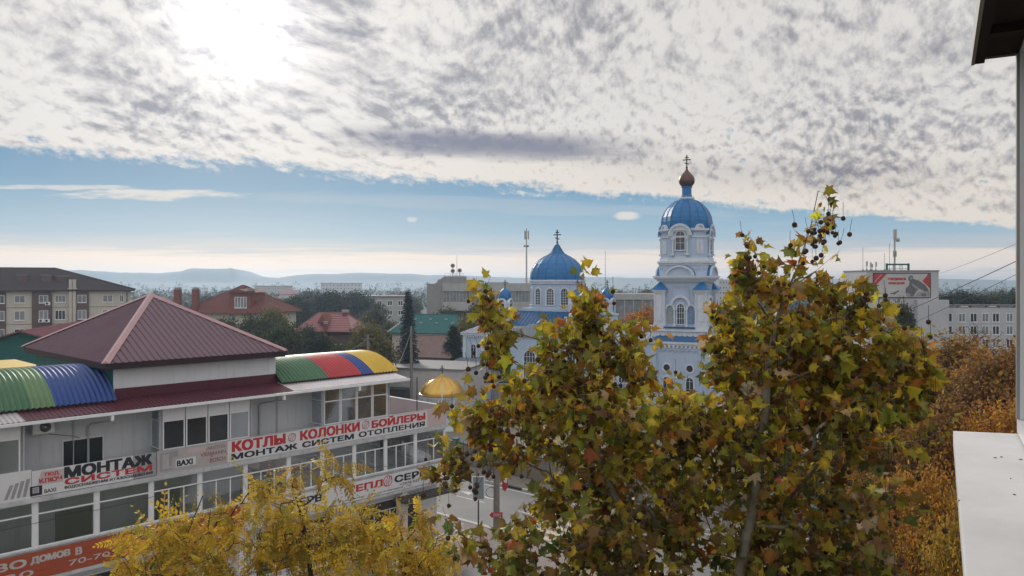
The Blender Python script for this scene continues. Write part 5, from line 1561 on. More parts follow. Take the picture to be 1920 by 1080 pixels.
# concrete office with roof cabin and drum antennas
Y = 175.0; of = empty('concrete_office', (xat(800, Y), Y, 0), R(-2)); tag(of, 'long grey concrete office with ribbon windows and a roof cabin', 'building'); u = Y/F_PX
def ox(px): return (px-800)*u
zt = zat(531, Y)
mb = MB(); mb.box(0, ox(1000), 0, 16, 0, zt-.1); mb.box(ox(1000)+.01, ox(1240), 2, 16, 0, zat(551, Y)); mb.build('wall', M['concrete'], of)
mb = MB(); mb.box(ox(830), ox(1001), -.35, -.003, zat(546, Y), zt); mb.box(ox(830), ox(1001), -.3, -.003, zat(582, Y), zat(566, Y)); mb.box(ox(1002), ox(1241), 1.6, 1.997, zat(562, Y), zat(551, Y)); mb.build('wall_band', M['concrete_lt'], of)
fm = MB()
for i in range(27): fm.box(ox(831)+i*.74, ox(831)+i*.74+.1, -.15, -.002, zat(565.8, Y), zat(546.2, Y))
for i in range(14): fm.box(ox(1004)+i*2.0, ox(1004)+i*2.0+.25, 1.7, 1.998, 0, zat(562.2, Y))
o = fm.build('window_row', M['concrete_lt'], of); pm = MB(); pm.box(ox(831), ox(1000), -.05, -.004, zat(565.9, Y), zat(546.1, Y)); pm.box(ox(1005), ox(1239), 1.95, 1.996, zat(600, Y), zat(563, Y)); pm.build('pane', M['curtain_pale'], o)
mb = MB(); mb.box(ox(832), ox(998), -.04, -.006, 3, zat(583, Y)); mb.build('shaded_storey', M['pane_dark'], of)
mb = MB(); mb.add([(ox(813), 1, zt-.2), (ox(869), 1, zt-.2), (ox(869), 8, zt-.2), (ox(813), 8, zt-.2), (ox(832), 1, zat(518, Y)), (ox(869), 1, zat(518, Y)), (ox(869), 8, zat(518, Y)), (ox(832), 8, zat(518, Y))], FB)
mb.box(ox(820), ox(827), .6, 2, zt-.2, zat(524, Y)); mb.build('roof_cabin', M['concrete'], of)
mb = MB()
for px in (833, 843, 853, 862, 868): mb.tube([(ox(px), 1.2, zat(518, Y)), (ox(px), 1.2, zat(512.5, Y))], .03, 4)
mb.tube([(ox(833), 1.2, zat(512.5, Y)), (ox(868), 1.2, zat(512.5, Y))], .03, 4); mb.build('roof_railing', M['metal_dark'], of)
for i, (px, py) in enumerate(((848, 498), (848, 508), (861, 507))):
    a = empty('drum_antenna', (xat(px, Y), Y+1.4+.05*i, zat(518, Y))); tag(a, ('topmost round drum antenna on the office roof cabin', 'lower drum antenna on the same thin mast', 'drum antenna at the right edge of the roof cabin')[i], 'antenna', 'drum antennas on the office')
    h = zat(py, Y)-zat(518, Y)
    mb = MB(); mb.tube([(.0, .25, 0), (.0, .25, h+.3)], .06, 6); mb.build('mast', M['metal_dark'], a)
    mb = MB(); mb.ring(0, h, 0, .48, -.3, .15, 18, 0, 6.2832); mb.build('dish', M['brick_rust'], a); mb = MB(); mb.ring(0, h, .3, .42, -.34, -.301, 18, 0, 6.2832); mb.build('dish_face', M['concrete_lt'], a)
for px, top in ((855, 478), (892, 518)):
    a = empty('whip_antenna', (xat(px, Y), Y+3, zt)); tag(a, 'tall thin whip antenna on the roof cabin' if px == 855 else 'short thin whip antenna on the office roof', 'antenna')
    mb = MB(); mb.tube([(0, 0, -.1), (0, 0, zat(top, Y)-zt)], [.05, .03], 5); mb.lathe([(.12, -.1), (.12, .3), (.05, .4)], 6); mb.build('rod', M['metal_dark'], a)
# phone mast behind the church
a = empty('phone_mast', (xat(988, Y), Y+5, zt-.1)); tag(a, 'tall slim phone mast with panel antennas left of the church dome', 'mast')
H = zat(424, Y)-zt
mb = MB(); mb.tube([(0, 0, 0), (0, 0, H*.6), (0, 0, H)], [.20, .15, .10], 8)
for i in range(14): mb.box(-.3, .3, .1, .14, .6+i*.5, .64+i*.5)
mb.build('pole', M['concrete_lt'], a)
for k in range(3):
    mb = MB(); mb.M = Matrix.Rotation(k*2.09+.3, 4, 'Z'); mb.box(.36, .56, -.16, .16, H-2.6, H-.6); mb.box(.1, .4, -.03, .03, H-2.2, H-2.1); mb.box(.1, .4, -.03, .03, H-1.0, H-.9); mb.build('panel_antenna', M['concrete_lt'], a)
    mb = MB(); mb.M = Matrix.Rotation(k*2.09+1.2, 4, 'Z'); mb.tube([(.25, 0, H-4.2), (.65, 0, H-4.2)], .24, 10); mb.build('dish', M['concrete'], a)
a = empty('whip_antenna', (xat(1135, 150), 150, 0)); tag(a, 'lone hair-thin mast standing right of the church dome', 'antenna')
mb = MB(); mb.tube([(0, 0, 0), (0, 0, 12), (0, 0, zat(470, 150))], [.10, .06, .03], 5); mb.lathe([(.5, 0), (.5, .5), (.15, .7)], 8); mb.build('rod', M['metal_dark'], a)

# white tower block far right of the bell tower
Y = 430.0; tb = empty('tower_block', (xat(1347, Y), Y, 0), R(6)); tag(tb, 'small far white block of flats right of the bell tower', 'building'); u = Y/F_PX
mb = MB(); mb.box(0, 25*u, 0, 10, 0, zat(524, Y)); mb.box(6*u, 12*u, 2, 6, zat(524, Y)-.1, zat(522, Y)); mb.build('wall', M['white_block'], tb)
for i in range(4):
    for j in range(5): win(tb, (4+i*5.7)*u, zat(524, Y)-1.7-j*2.9, .9, 1.3, 0, cuts=1, fr=.1)

# block with the big poster
Y = 130.0; pb = empty('poster_block', (xat(1625, Y), Y, 0), R(0)); tag(pb, 'white block with a tall windowless wall and a long lower wing', 'building'); u = Y/F_PX
def bx(px): return (px-1625)*u
zt = zat(509, Y)
mb = MB(); mb.box(0, bx(1760), 0, 9, 0, zt); mb.box(bx(1715), bx(1774), -.9, -.002, 0, zat(562, Y)); mb.box(bx(1760)+.005, bx(2000), 1, 12, 0, zat(578, Y)); mb.build('wall', M['white_block'], pb)
mb = MB(); mb.box(-.1, bx(1760)+.1, -.12, 9.1, zt, zt+.22)
for i in range(9):
    x = bx(1776)+i*2.4; mb.box(x, x+2.1, 1.2, 2.2, zat(577.9, Y), zat(577.9, Y)+(.22 if i % 2 else .55)); mb.box(x+.3, x+.6, 1.3, 2.0, zat(577.9, Y)+.2, zat(573, Y)); mb.box(x-.1, x+2.3, 1.0, 2.6, zat(573, Y), zat(572, Y))
mb.build('roof_edge', M['concrete'], pb)
for px in (1658, 1690, 1740): win(pb, bx(px), zat(592, Y), 1.1, 1.6, 0)
for i, px in enumerate((1785, 1810, 1832, 1854, 1874, 1900, 1925, 1950)):
    for py in (596, 620, 645): win(pb, bx(px), zat(py, Y), 1.15, 1.5, 1, ('pane_dark', 'curtain_pale')[(i+py) % 2])
M['poster_red'] = mat('poster_red', (0.42, 0.030, 0.032), 0.6, (0.32, 0.025, 0.028), .8, .6)
M['poster_grey'] = mat('poster_grey', (0.50, 0.49, 0.49), 0.6, (0.36, 0.36, 0.37), .5, .8)
M['poster_dark'] = mat('poster_dark', (0.075, 0.075, 0.085), 0.6, (0.16, 0.16, 0.17), 1.6, .9)
M['poster_mid'] = mat('poster_mid', (0.20, 0.20, 0.21), 0.6, (0.34, 0.33, 0.33), 2.0, .9)
po = empty('wall_poster', (xat(1638, Y), Y-.06, 0)); tag(po, 'wide poster with red corners, red words and a dark motorcycle rider', 'poster')
def qx(px): return (px-1638)*u
mb = MB(); mb.box(0, qx(1743), -.05, .04, zat(557, Y), zat(513, Y)); mb.build('sheet', M['poster_grey'], po)
mb = MB(); Z = lambda py: zat(py, Y)
for a, b, c, d in ((-.12, qx(1743)+.12, Z(513), Z(513)+.14), (-.12, qx(1743)+.12, Z(557)-.14, Z(557)), (-.12, 0, Z(557), Z(513)), (qx(1743), qx(1743)+.12, Z(557), Z(513))): mb.box(a, b, -.1, .05, c, d)
mb.build('frame', M['metal_dark'], po)
P2 = lambda *pts: [(qx(a), -.056, Z(b)) for a, b in pts]
def flat(name, m, *polys, dy=0.0):
    for p in polys: mb = MB(); mb.add([(x, y-dy, z) for x, y, z in P2(*p)], [tuple(range(len(p)))]); mb.build(name, m, po)
flat('red_corner', M['poster_red'], [(1638, 513), (1663, 513), (1638, 539)]); flat('red_corner', M['poster_red'], [(1743, 513), (1743, 541), (1729, 527), (1740, 513)])
flat('pale_stripe', M['poster_grey'], [(1652, 514), (1653.5, 514), (1639, 530), (1639, 528.5)], dy=.004)
flat('rider_picture', M['poster_dark'], [(1703, 519), (1707, 516), (1711, 518), (1712, 523), (1722, 526), (1734, 534), (1741, 544), (1738, 549), (1730, 545), (1722, 541), (1716, 549), (1712, 556), (1702, 556), (1697, 548), (1698, 540), (1703, 536), (1705, 528), (1702, 524)])
flat('rider_picture', M['poster_mid'], [(1706, 519), (1710, 520), (1710, 524), (1706, 524)], [(1711, 532), (1724, 542), (1721, 544), (1709, 535)], [(1722, 547), (1742, 546), (1742, 556), (1714, 556)], [(1699, 549), (1708, 551), (1705, 556), (1698, 555)], dy=.004)
flat('rider_picture', M['poster_dark'], [(1668, 550), (1674, 549), (1684, 544), (1686, 546), (1678, 551), (1670, 552)])
flat('rider_picture', M['poster_dark'], [(1726, 551), (1735, 549), (1736, 555), (1728, 556)], dy=.008)
text('lettering', 'ГОРДИМСЯ', qx(1664), qx(1698), Z(526.5), Z(520.5), -.058, M['poster_red'], po, bold=.09)
text('lettering', 'ПОБЕДОЙ!', qx(1665), qx(1696), Z(534), Z(528), -.058, M['poster_red'], po, bold=.09)
# things on that roof
rf = empty('roof_frame', (xat(1689, Y), Y+1, zt+.22)); tag(rf, 'dark green steel billboard frame on top of the poster wall', 'frame')
mb = MB()
for px in (1668, 1709): mb.box((px-1689)*u-.14, (px-1689)*u+.14, -.14, .14, 0, Z(496)-zt)
mb.build('post', M['wall_green'], rf); mb = MB(); mb.box((1668-1689)*u, (1709-1689)*u, -.1, .1, Z(499.5)-zt, Z(496.5)-zt)
mb.build('beam', M['wall_green'], rf); mb = MB()
for px in (1680, 1693, 1697): mb.box((px-1689)*u-.05, (px-1689)*u+.05, -.05, .05, 0, Z(499.6)-zt)
mb.box((1670-1689)*u, (1707-1689)*u, -.04, .04, .2, .3); mb.build('strut', M['concrete_lt'], rf)
a = empty('phone_mast', (xat(1694, Y), Y+3, zt)); tag(a, 'pale mast with a drum antenna behind the roof frame of the poster block', 'mast')
H = Z(429)-zt; mb = MB(); mb.tube([(0, 0, 0), (0, 0, H)], [.17, .13], 8); mb.build('pole', M['concrete_lt'], a)
mb = MB(); mb.box(-.22, .22, -.3, .1, H-1.6, H+.1); mb.build('panel_antenna', M['concrete_lt'], a); mb = MB(); mb.tube([(.1, -.3, H-1.7), (.6, -.5, H-1.7)], .34, 12); mb.build('dish', M['concrete_lt'], a); mb = MB(); mb.box(-.2, .2, -.3, .2, H-4.6, H-3.6); mb.build('equipment_box', M['concrete'], a)
for i, (px, top, hd) in enumerate(((1628, 492, 1), (1637, 494, 1), (1641, 497, 1), (1650, 493, 1), (1668, 476, 0), (1679, 457, 0), (1630, 465, 0))):
    a = empty('roof_antenna', (xat(px, Y), Y+.6+.3*i, zt+.2)); tag(a, ('panel antenna' if hd else 'thin rod antenna')+(' at the far left corner of the poster block roof', ' second from the left on the poster block roof', ' short and close beside its taller neighbour', ' nearest to the green roof frame', ' beside the left post of the green frame', ' tallest, over the green frame', ' hair thin at the left roof corner')[i], 'antenna', 'antennas on the poster block')
    mb = MB(); mb.tube([(0, 0, 0), (0, 0, Z(top)-zt)], .045 if hd else .03, 5); mb.lathe([(.15, 0), (.15, .12), (.05, .2)], 6); mb.build('rod', M['metal_dark'], a)
    if hd: mb = MB(); mb.box(-.13, .13, -.16, -.05, (Z(top)-zt)*.45, (Z(top)-zt)); mb.build('panel_antenna', M['concrete_lt'], a)

# little market hall at the left edge, behind the blue vault
mk = empty('market_hall', (xat(41, 70), 70, 0), R(14)); tag(mk, 'small hall with maroon gable roof and dark green gable end at the left edge', 'building')
mb = MB(); mb.box(-5, 5, 0, 16, 0, 9.8); mb.add([(-5, 0, 9.8), (5, 0, 9.8), (0, 0, 11.4), (-5, .3, 9.8), (5, .3, 9.8), (0, .3, 11.4)], [(0, 1, 2), (5, 4, 3)]); mb.build('wall', M['wall_green'], mk)
mb = MB()
for s_ in (-1, 1):
    mb.add([(0, -.5, 11.45), (s_*5.6, -.5, 9.65), (s_*5.6, 16.5, 9.65), (0, 16.5, 11.45), (0, -.5, 11.6), (s_*5.6, -.5, 9.8), (s_*5.6, 16.5, 9.8), (0, 16.5, 11.6)], FB)
mb.build('gable_roof', M['roof_matt'], mk)
yl = empty('market_stall', (*bw(-18.5, 21.5), 0), BA); tag(yl, 'yellow flat canopy behind the blue vault at the left edge', 'canopy')
mb = MB(); mb.box(-10, 1.5, 0, 6, 10.15, 10.4); mb.build('canopy_roof', M['vault_yellow'], yl)
mb = MB(); mb.box(-9.5, 1.2, .4, 5.6, 0, 10.148); mb.build('wall', M['white_wash'], yl)
mb = MB(); mb.box(-1.0, -.4, 2.0, 2.6, 10.4, 11.6); mb.build('chimney', M['beige'], yl)

# far houses between the trees
lab = {}
HM = ['white_wash', 'beige', 'concrete_lt']; RM = ['roof_redtile', 'felt', 'roof_slate', 'roof_rust', 'roof_pink']
far = [(460, 548, 330, 40, 9), (300, 556, 300, 30, 6), (505, 536, 620, 70, 10), (640, 531, 700, 75, 9), (540, 542, 540, 36, 8), (710, 556, 235, 100, 9), (590, 552, 420, 30, 8), (265, 552, 380, 24, 7), (740, 552, 420, 40, 7), (930, 530, 560, 46, 9), (1120, 552, 300, 30, 8), (560, 560, 280, 26, 7), (420, 545, 480, 26, 8)]
for i, (px, top, Y, wpx, d) in enumerate(far):
    h = empty('distant_house', (xat(px, Y), Y, 0), R(rnd.uniform(-25, 25))); w = wpx/F_PX*Y; zt_ = zat(top, Y)
    flat_ = wpx > 44
    mb = MB(); mb.box(-w/2, w/2, 0, d, 0, zt_-(.3 if flat_ else zt_*.34)); mb.build('wall', M[HM[i % 3]], h)
    if flat_:
        mb = MB(); mb.box(-w/2-.3, w/2+.3, -.3, d+.3, zt_-.297, zt_+.25); mb.build('roof', M['felt'], h)
        for k in range(int(w/3.2)): win(h, -w/2+1.9+k*3.2, zt_-2.0, 1.5, 1.5, 0, fr=.12); win(h, -w/2+1.9+k*3.2, zt_-4.9, 1.5, 1.5, 0, fr=.12)
    else:
        hip_roof('roof', -w/2-.5, w/2+.5, -.5, d+.5, zt_*.66+.02, zt_, w*.4, h, M[RM[i % 5]], M['metal_dark'])
        for x in (-w*.25, w*.2): win(h, x, zt_*.45, 1.1, 1.4, 0, fr=.12)
    tag(h, ['far pale house in haze just above the red house roof', 'far house with dark roof left of the red house', 'long far pale block on the hazy plain left of centre', 'long far flat block on the hazy plain above the dark trees', 'far hazy house with a dark roof left of the tall dark trees', 'dark flat roofed building with pale piers left of the spruce', 'small far house peeping over the dark trees', 'tiny far house right of the apartment block roof', 'small far house left of the spruce tip', 'pale far block right of the roof cabin', 'far grey house between church dome and bell tower', 'far grey roofed house behind the red house dormer', 'far tiny house above the mauve pyramid roof'][i], 'house', 'houses on the far plain')

# ------------------------------------------------------------------ plane trees and locusts in the foreground
PAL['plane'] = [((0.515, 0.224, 0.034), 1.6), ((0.437, 0.383, 0.041), 5), ((0.287, 0.287, 0.041), 4), ((0.656, 0.492, 0.041), 5), ((0.164, 0.198, 0.041), 2.2), ((0.451, 0.246, 0.041), 2.0), ((0.273, 0.157, 0.048), 1.6), ((0.465, 0.137, 0.034), .30), ((0.547, 0.410, 0.218), .5)]
PAL['plane_low'] = [((.36, .17, .04), .8), ((0.332, 0.302, 0.046), 4), ((0.223, 0.230, 0.044), 3.4), ((0.476, 0.367, 0.051), 2.4), ((0.123, 0.165, 0.044), 2.6), ((0.360, 0.202, 0.046), 2.6), ((0.244, 0.144, 0.051), 2.6), ((0.404, 0.123, 0.035), .35), ((0.576, 0.446, 0.274), .8)]  # lower crown: browner leaves, also darkened to carry the crown's shade
PAL['locust'] = [((.56, .37, .034), 4), ((.46, .33, .036), 3), ((.36, .31, .040), 2.2), ((.66, .44, .060), 2), ((.44, .24, .028), 1)]
PLANE_T = [plane_leaf(f, c, d) for f, c, d in ((.35, .0, .25), (.8, .3, .4), (-.3, .2, .6), (1.1, -.2, .3), (.2, .8, .8), (.6, -.6, .2), (1.4, .4, .5), (-.7, .0, .35))]
_r = random.Random(4)
LOC_T = [compound_leaf(7, d, _r, .23, .11) for d in (.25, .5, .8, 1.1)]


def el(px, py, rx, ry, Y, ry_, w):
    c = at(px, py, Y); return (tuple(c), (rx/F_PX*Y, ry_, ry/F_PX*Y), w)


def grove_tree(name, label, group, trunk, els, ntips, per, lsize, temps, pal, leafm, bark, seed, rtip, seg, spread, sprays=(), power=2.0, back=.30, low=None, lowz=0.0, droop=.45, balls=0, ball_at=()):
    rng = np.random.default_rng(seed)
    b = trunk[0]; root = empty(name, (b[0], b[1], 0))
    off = np.array((b[0], b[1], 0.0))
    tips = ellipsoid_tips([((c[0]-off[0], c[1]-off[1], c[2]), r, w) for c, r, w in els], ntips, rng, .55)
    if len(sprays): tips = np.concatenate([tips, np.array([np.array(s)-off for s in sprays])])
    tr = [np.array(p)-off for p in trunk]
    tr2 = []
    for p, q in zip(tr, tr[1:]):
        n = max(1, int(np.linalg.norm(q-p)/.45)); tr2 += [p+(q-p)*i/n for i in range(n)]
    tr2.append(tr[-1])
    P, chains, rad, ends, D = skeleton(tr2, tips, rng, rtip, power, seg)
    for i in range(len(tr2)): rad[i] = max(rad[i], rtip*2.6)
    branch_mesh(P, chains, rad, 5).build('trunk', M[bark], root, smooth='all')
    pos = []; yd = []; tone = []; spot = []
    for c in chains[1:] + [chains[0][-6:]]:
        pts = [P[k] for k in c]; L = 0; k = len(pts)-1; take = []
        while k > 0 and L < back*3.2:
            take.append((pts[k], pts[k-1])); L += np.linalg.norm(pts[k]-pts[k-1]); k -= 1
        t = rng.normal(1, .16); spot.append(pts[-1])
        for j in range(per):
            q = rng.random()**1.5; a, bq = take[min(int(q*len(take)), len(take)-1)]
            p = a+(bq-a)*rng.random(); tw = (a-bq)/(np.linalg.norm(a-bq)+1e-9)
            d = rng.normal(0, 1, 3); d -= tw*d.dot(tw)*.6; d /= np.linalg.norm(d)
            pos.append(p+d*spread*rng.random()); y = d*.8+tw*.5; y[2] -= droop*rng.random()*1.6; yd.append(y); tone.append(t)
    n = len(pos); pos = np.array(pos); yd = np.array(yd)
    nr = rng.normal(0, .75, (n, 3)); nr[:, 2] += .55
    cols = pick(pal, n, rng, .14)
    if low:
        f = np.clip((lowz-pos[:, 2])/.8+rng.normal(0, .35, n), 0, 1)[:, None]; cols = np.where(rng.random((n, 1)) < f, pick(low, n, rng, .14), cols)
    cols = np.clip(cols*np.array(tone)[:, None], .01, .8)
    scatter('crown', temps, pos, yd, nr, lsize*np.clip(rng.lognormal(-.06, .34, n), .4, 1.7), cols, M[leafm], root, rng, .75 if pal == 'plane' else 0)
    if balls:
        bm = MB(); bm.lathe([(.001, -.0155), (.008, -.013), (.0135, -.0075), (.0155, 0), (.0135, .0075), (.008, .013), (.001, .0155)], 8); bm.tube([(0, 0, .014), (.004, 0, .05), (0, 0, .10)], .0016, 3)
        ball = bm.build('seed_ball', M['seed'], root, smooth='all'); first = True; rest = MB()
        sp = np.array(spot); dist = sp[:, 1]-.5*sp[:, 2]*.5+rng.normal(0, .5, len(sp))
        order = np.argsort(dist); count = 0
        if ball_at: sp = np.concatenate([np.repeat(np.array(ball_at)-off, 3, axis=0), sp]); order = list(range(len(ball_at)*3))+list(order+len(ball_at)*3)
        for k in order:
            if count >= balls: break
            for _ in range(rng.integers(1, 4)):
                p = sp[k]+rng.normal(0, .07, 3); p[2] -= .10; p[1] -= .05+.25*rng.random()**2
                s = rng.uniform(1.25, 1.75)
                if count < 100:
                    o = ball if first else ball.copy()
                    if not first: COL.objects.link(o)
                    first = False; o.location = p; o.scale = (s, s, s); o.parent = root
                    o.rotation_euler = (rng.normal(0, .25), rng.normal(0, .25), rng.random()*6)
                else:
                    rest.M = Matrix.Translation(p) @ Matrix.Scale(s, 4); rest.lathe([(.001, -.0155), (.011, -.011), (.0155, 0), (.011, .011), (.001, .0155)], 7); rest.tube([(0, 0, .014), (0, 0, .10)], .0016, 3)
                count += 1
        if rest.v: tag(rest.build('seed_ball_mass', M['seed'], root), kind='stuff')
    return tag(root, label, 'tree', group)


M['seed'] = mat('seed_ball', (0.040, 0.024, 0.014), 0.95, (0.065, 0.04, 0.02), 60, .8)
A = lambda px, py, Y: tuple(at(px, py, Y))
PG = 'plane trees under the window'
grove_tree('plane_tree', 'left big plane tree with large lobed leaves covering the church nave', PG,
    [(1.45, 8.4, 0), (1.38, 8.4, 6), (1.15, 7.6, 11.5), A(1176, 980, 7.5), A(1130, 880, 7.5), A(1090, 740, 7.7), A(1090, 600, 7.9), A(1090, 530, 7.9)],
    [el(1080, 720, 150, 90, 7.9, 1.1, 2.2), el(990, 790, 120, 90, 7.9, 1.2, 1.8), el(1190, 790, 120, 110, 7.9, 1.2, 2.0), el(1085, 900, 110, 110, 7.9, 1.4, 2.0), el(1180, 930, 120, 130, 8.0, 1.3, 1.9), el(1080, 1040, 170, 90, 7.8, 1.3, 2.2), el(1220, 1090, 150, 90, 7.8, 1.2, 1.6),
     el(1092, 600, 26, 70, 7.9, .25, .45), el(1135, 620, 40, 60, 7.9, .3, .4), el(1030, 650, 34, 50, 7.9, .4, .35), el(930, 640, 34, 80, 7.8, .35, .55), el(905, 570, 16, 36, 7.8, .15, .16), el(1185, 650, 40, 50, 7.9, .4, .3), el(895, 775, 45, 50, 7.8, .5, .5), el(860, 1010, 30, 40, 7.6, .3, .12), el(960, 1040, 50, 60, 7.7, .7, .6), el(845, 860, 30, 50, 7.7, .4, .20), el(1285, 820, 65, 90, 8.0, .9, 1.2), el(1290, 765, 50, 36, 8.0, .6, .4), el(1275, 960, 60, 90, 7.9, .9, 1.0)],
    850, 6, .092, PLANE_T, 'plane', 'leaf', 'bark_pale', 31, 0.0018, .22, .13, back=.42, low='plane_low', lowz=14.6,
    sprays=[A(845, 765, 7.6), A(808, 838, 7.6), A(815, 890, 7.6), A(1255, 640, 7.9), A(1268, 700, 8), A(905, 530, 7.8), A(1092, 505, 7.9), A(1140, 545, 7.9), A(860, 1020, 7.5), A(830, 950, 7.5), A(1060, 580, 7.9), A(1030, 600, 7.8)], balls=420, ball_at=[A(905, 640, 7.6), A(900, 690, 7.6), A(850, 860, 7.4), A(870, 850, 7.4), A(1080, 640, 7.6), A(1160, 640, 7.6), A(1180, 690, 7.6), A(880, 890, 7.4)])
grove_tree('plane_tree', 'right plane tree reaching above the horizon with a bare seed covered top spray', PG,
    [(2.05, 7.1, 0), (2.03, 7.0, 8), (2.02, 7.0, 12), A(1388, 1070, 7.3), A(1413, 950, 7.3), A(1434, 790, 7.35), A(1441, 680, 7.4), A(1460, 590, 7.7), A(1495, 500, 7.8), A(1520, 425, 7.8), A(1534, 358, 7.8)],
    [el(1470, 640, 110, 90, 7.8, 1.0, 1.9), el(1590, 650, 110, 90, 7.8, 1.0, 1.9), el(1510, 770, 160, 100, 7.9, 1.3, 2.2), el(1630, 770, 105, 100, 7.7, 1.2, 1.6), el(1380, 820, 80, 110, 7.7, 1.0, 1.3), el(1560, 930, 140, 110, 7.7, 1.4, 1.9), el(1420, 1000, 120, 110, 7.7, 1.2, 1.5), el(1590, 1040, 90, 90, 7.7, 1.1, .8), el(1510, 1080, 160, 70, 7.6, 1.1, 1.2),
     el(1405, 520, 28, 60, 7.8, .25, .40), el(1460, 530, 50, 36, 7.8, .4, .26), el(1560, 540, 50, 40, 7.8, .4, .28), el(1610, 570, 36, 40, 7.8, .3, .25), el(1365, 610, 30, 60, 7.8, .3, .4), el(1700, 660, 40, 60, 7.7, .4, .5), el(1350, 690, 40, 60, 7.8, .4, .5), el(1720, 720, 30, 60, 7.7, .4, .35)],
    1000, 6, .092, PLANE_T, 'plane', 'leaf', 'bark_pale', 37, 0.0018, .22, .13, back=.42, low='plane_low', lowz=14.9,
    sprays=[A(1402, 430, 7.8), A(1415, 470, 7.8), A(1390, 495, 7.8), A(1545, 400, 7.8), A(1555, 378, 7.8), A(1512, 440, 7.8), A(1550, 432, 7.8), A(1485, 450, 7.8), A(1500, 480, 7.8), A(1575, 470, 7.8), A(1342, 570, 7.8), A(1340, 625, 7.8), A(1738, 640, 7.7), A(1745, 690, 7.7)], balls=420, ball_at=[A(1512, 415, 7.7), A(1540, 425, 7.7), A(1528, 445, 7.7), A(1500, 455, 7.7), A(1398, 480, 7.7), A(1620, 545, 7.7), A(1460, 560, 7.6), A(1570, 560, 7.6)])
LG = 'yellow locust trees in front of the shops'
def gnd(px, py): Y = EYE*F_PX/(py-HOR); return ((px-960)/F_PX*Y, Y)
for lab, x, Y, tr, els, n, sd in (
    ('yellow locust tree at the left in front of the orange banner', 330, 17, [(345, 1080), (352, 1000), (380, 930)],
     [(290, 1020, 95, 50, 1.5), (390, 1020, 100, 55, 1.8), (440, 965, 60, 45, .7), (245, 1050, 60, 40, .6), (330, 1090, 150, 60, 2), (492, 915, 36, 40, .35), (350, 975, 50, 26, .35)], 190, 41),
    ('middle yellow locust tree with dark forked limbs before the white lower sign', 590, 18, [(585, 1100), (575, 1010), (560, 950), (545, 900)],
     [(560, 1005, 95, 55, 1.8), (650, 985, 80, 60, 1.6), (530, 945, 50, 40, .6), (635, 885, 34, 40, .40), (500, 1010, 70, 60, 1.2), (600, 1090, 150, 60, 2.2), (570, 900, 34, 40, .25)], 210, 42),
    ('yellow green locust tree at the right beside the street corner', 760, 18.5, [(765, 1110), (760, 1040), (750, 990)],
     [(760, 1020, 75, 50, 1.6), (810, 1040, 50, 50, 1), (700, 1010, 70, 60, 1.3), (770, 1090, 110, 60, 1.8), (790, 965, 30, 26, .3)], 170, 43)):
    X = xat(x, Y)
    grove_tree('locust_tree', lab, LG, [(X, Y, 0), (X, Y, 5), (X+.05, Y, 8)]+[A(px, py, Y) for px, py in tr],
        [el(px, py, rx, ry, Y, rx/F_PX*Y*1.0+.25, w) for px, py, rx, ry, w in els], int(n*.78), 6, .37, LOC_T, 'locust', 'leaf', 'bark', sd, .0052, .35, .10, droop=.9, back=.35)

# ------------------------------------------------------------------ street furniture, fences, cars
M['wood_pole'] = mat('pole_concrete', (0.20, 0.19, 0.175), 0.9, (0.13, 0.12, 0.11), 2.0, .7, streak=.4)
M['sign_red'] = mat('sign_red', (0.36, 0.028, 0.035), 0.5)
M['sign_back'] = mat('sign_back_grey', (0.24, 0.28, 0.32), 0.5, metal=.3)
M['car_glass'] = mat('car_glass', (0.015, 0.018, 0.022), 0.05, spec=.7)
M['tyre'] = mat('tyre_rubber', (0.018, 0.018, 0.019), 0.85)
M['chrome'] = mat('wheel_alloy', (0.42, 0.43, 0.45), 0.3, metal=.7)
M['lamp_red'] = mat('lamp_red', (0.30, 0.015, 0.015), 0.2)
M['lamp_clear'] = mat('lamp_clear', (0.60, 0.60, 0.58), 0.15)
def car_paint(name, c): return mat(name, c, 0.25, tuple(k*.9 for k in c), 1, .3, metal=.1, spec=.7)
for n_, c_ in (('white', (.62, .63, .64)), ('silver', (.34, .36, .38)), ('blue', (.03, .06, .16)), ('dark', (.03, .032, .036)), ('red', (.30, .02, .025))): M['car_'+n_] = car_paint('car_paint_'+n_, c_)

pl = empty('utility_pole', (*gnd(931, 1003),  0)); tag(pl, 'grey concrete utility pole at the kerb with a red arrow sign', 'pole')
mb = MB(); mb.tube([(0, 0, 0), (0, 0, 5), (0, 0, 10.4)], [.21, .18, .13], 10); mb.build('shaft', M['wood_pole'], pl)
mb = MB(); mb.box(-.8, .8, -.05, .05, 9.6, 9.72)
for x in (-.7, -.25, .25, .7): mb.lathe([(.05, 9.72), (.06, 9.8), (.03, 9.9)], 6, (x, 0))
mb.build('crossarm', M['metal_dark'], pl)
for z, r in ((2.7, .34), (3.7, .30)):
    mb = MB(); mb.ring(-.35, z, r*.9, r, -.05, .0, 16, 0, 6.283); mb.build('cable_coil', M['metal_dark'], pl)
g = pl.location
sg = empty('arrow_sign', (g.x, g.y-.26, 1.35)); tag(sg, 'small red arrow shaped board strapped to the concrete pole', 'sign')
mb = MB(); mb.prism([(-.45, .0), (-.25, -.22), (-.25, -.14), (.42, -.16), (.36, .0), (.42, .16), (-.25, .14), (-.25, .22)], -.03, .03); mb.build('board', M['sign_red'], sg)
mb = MB()
for z in (-.06, .05): mb.box(-.2, .28, -.036, -.031, z-.02, z+.02)
mb.build('stripe', M['vinyl_blush'], sg)
fl = empty('pennant', (g.x+.35, g.y-.1, 3.0)); tag(fl, 'small red and white pennant hanging beside the concrete pole', 'flag')
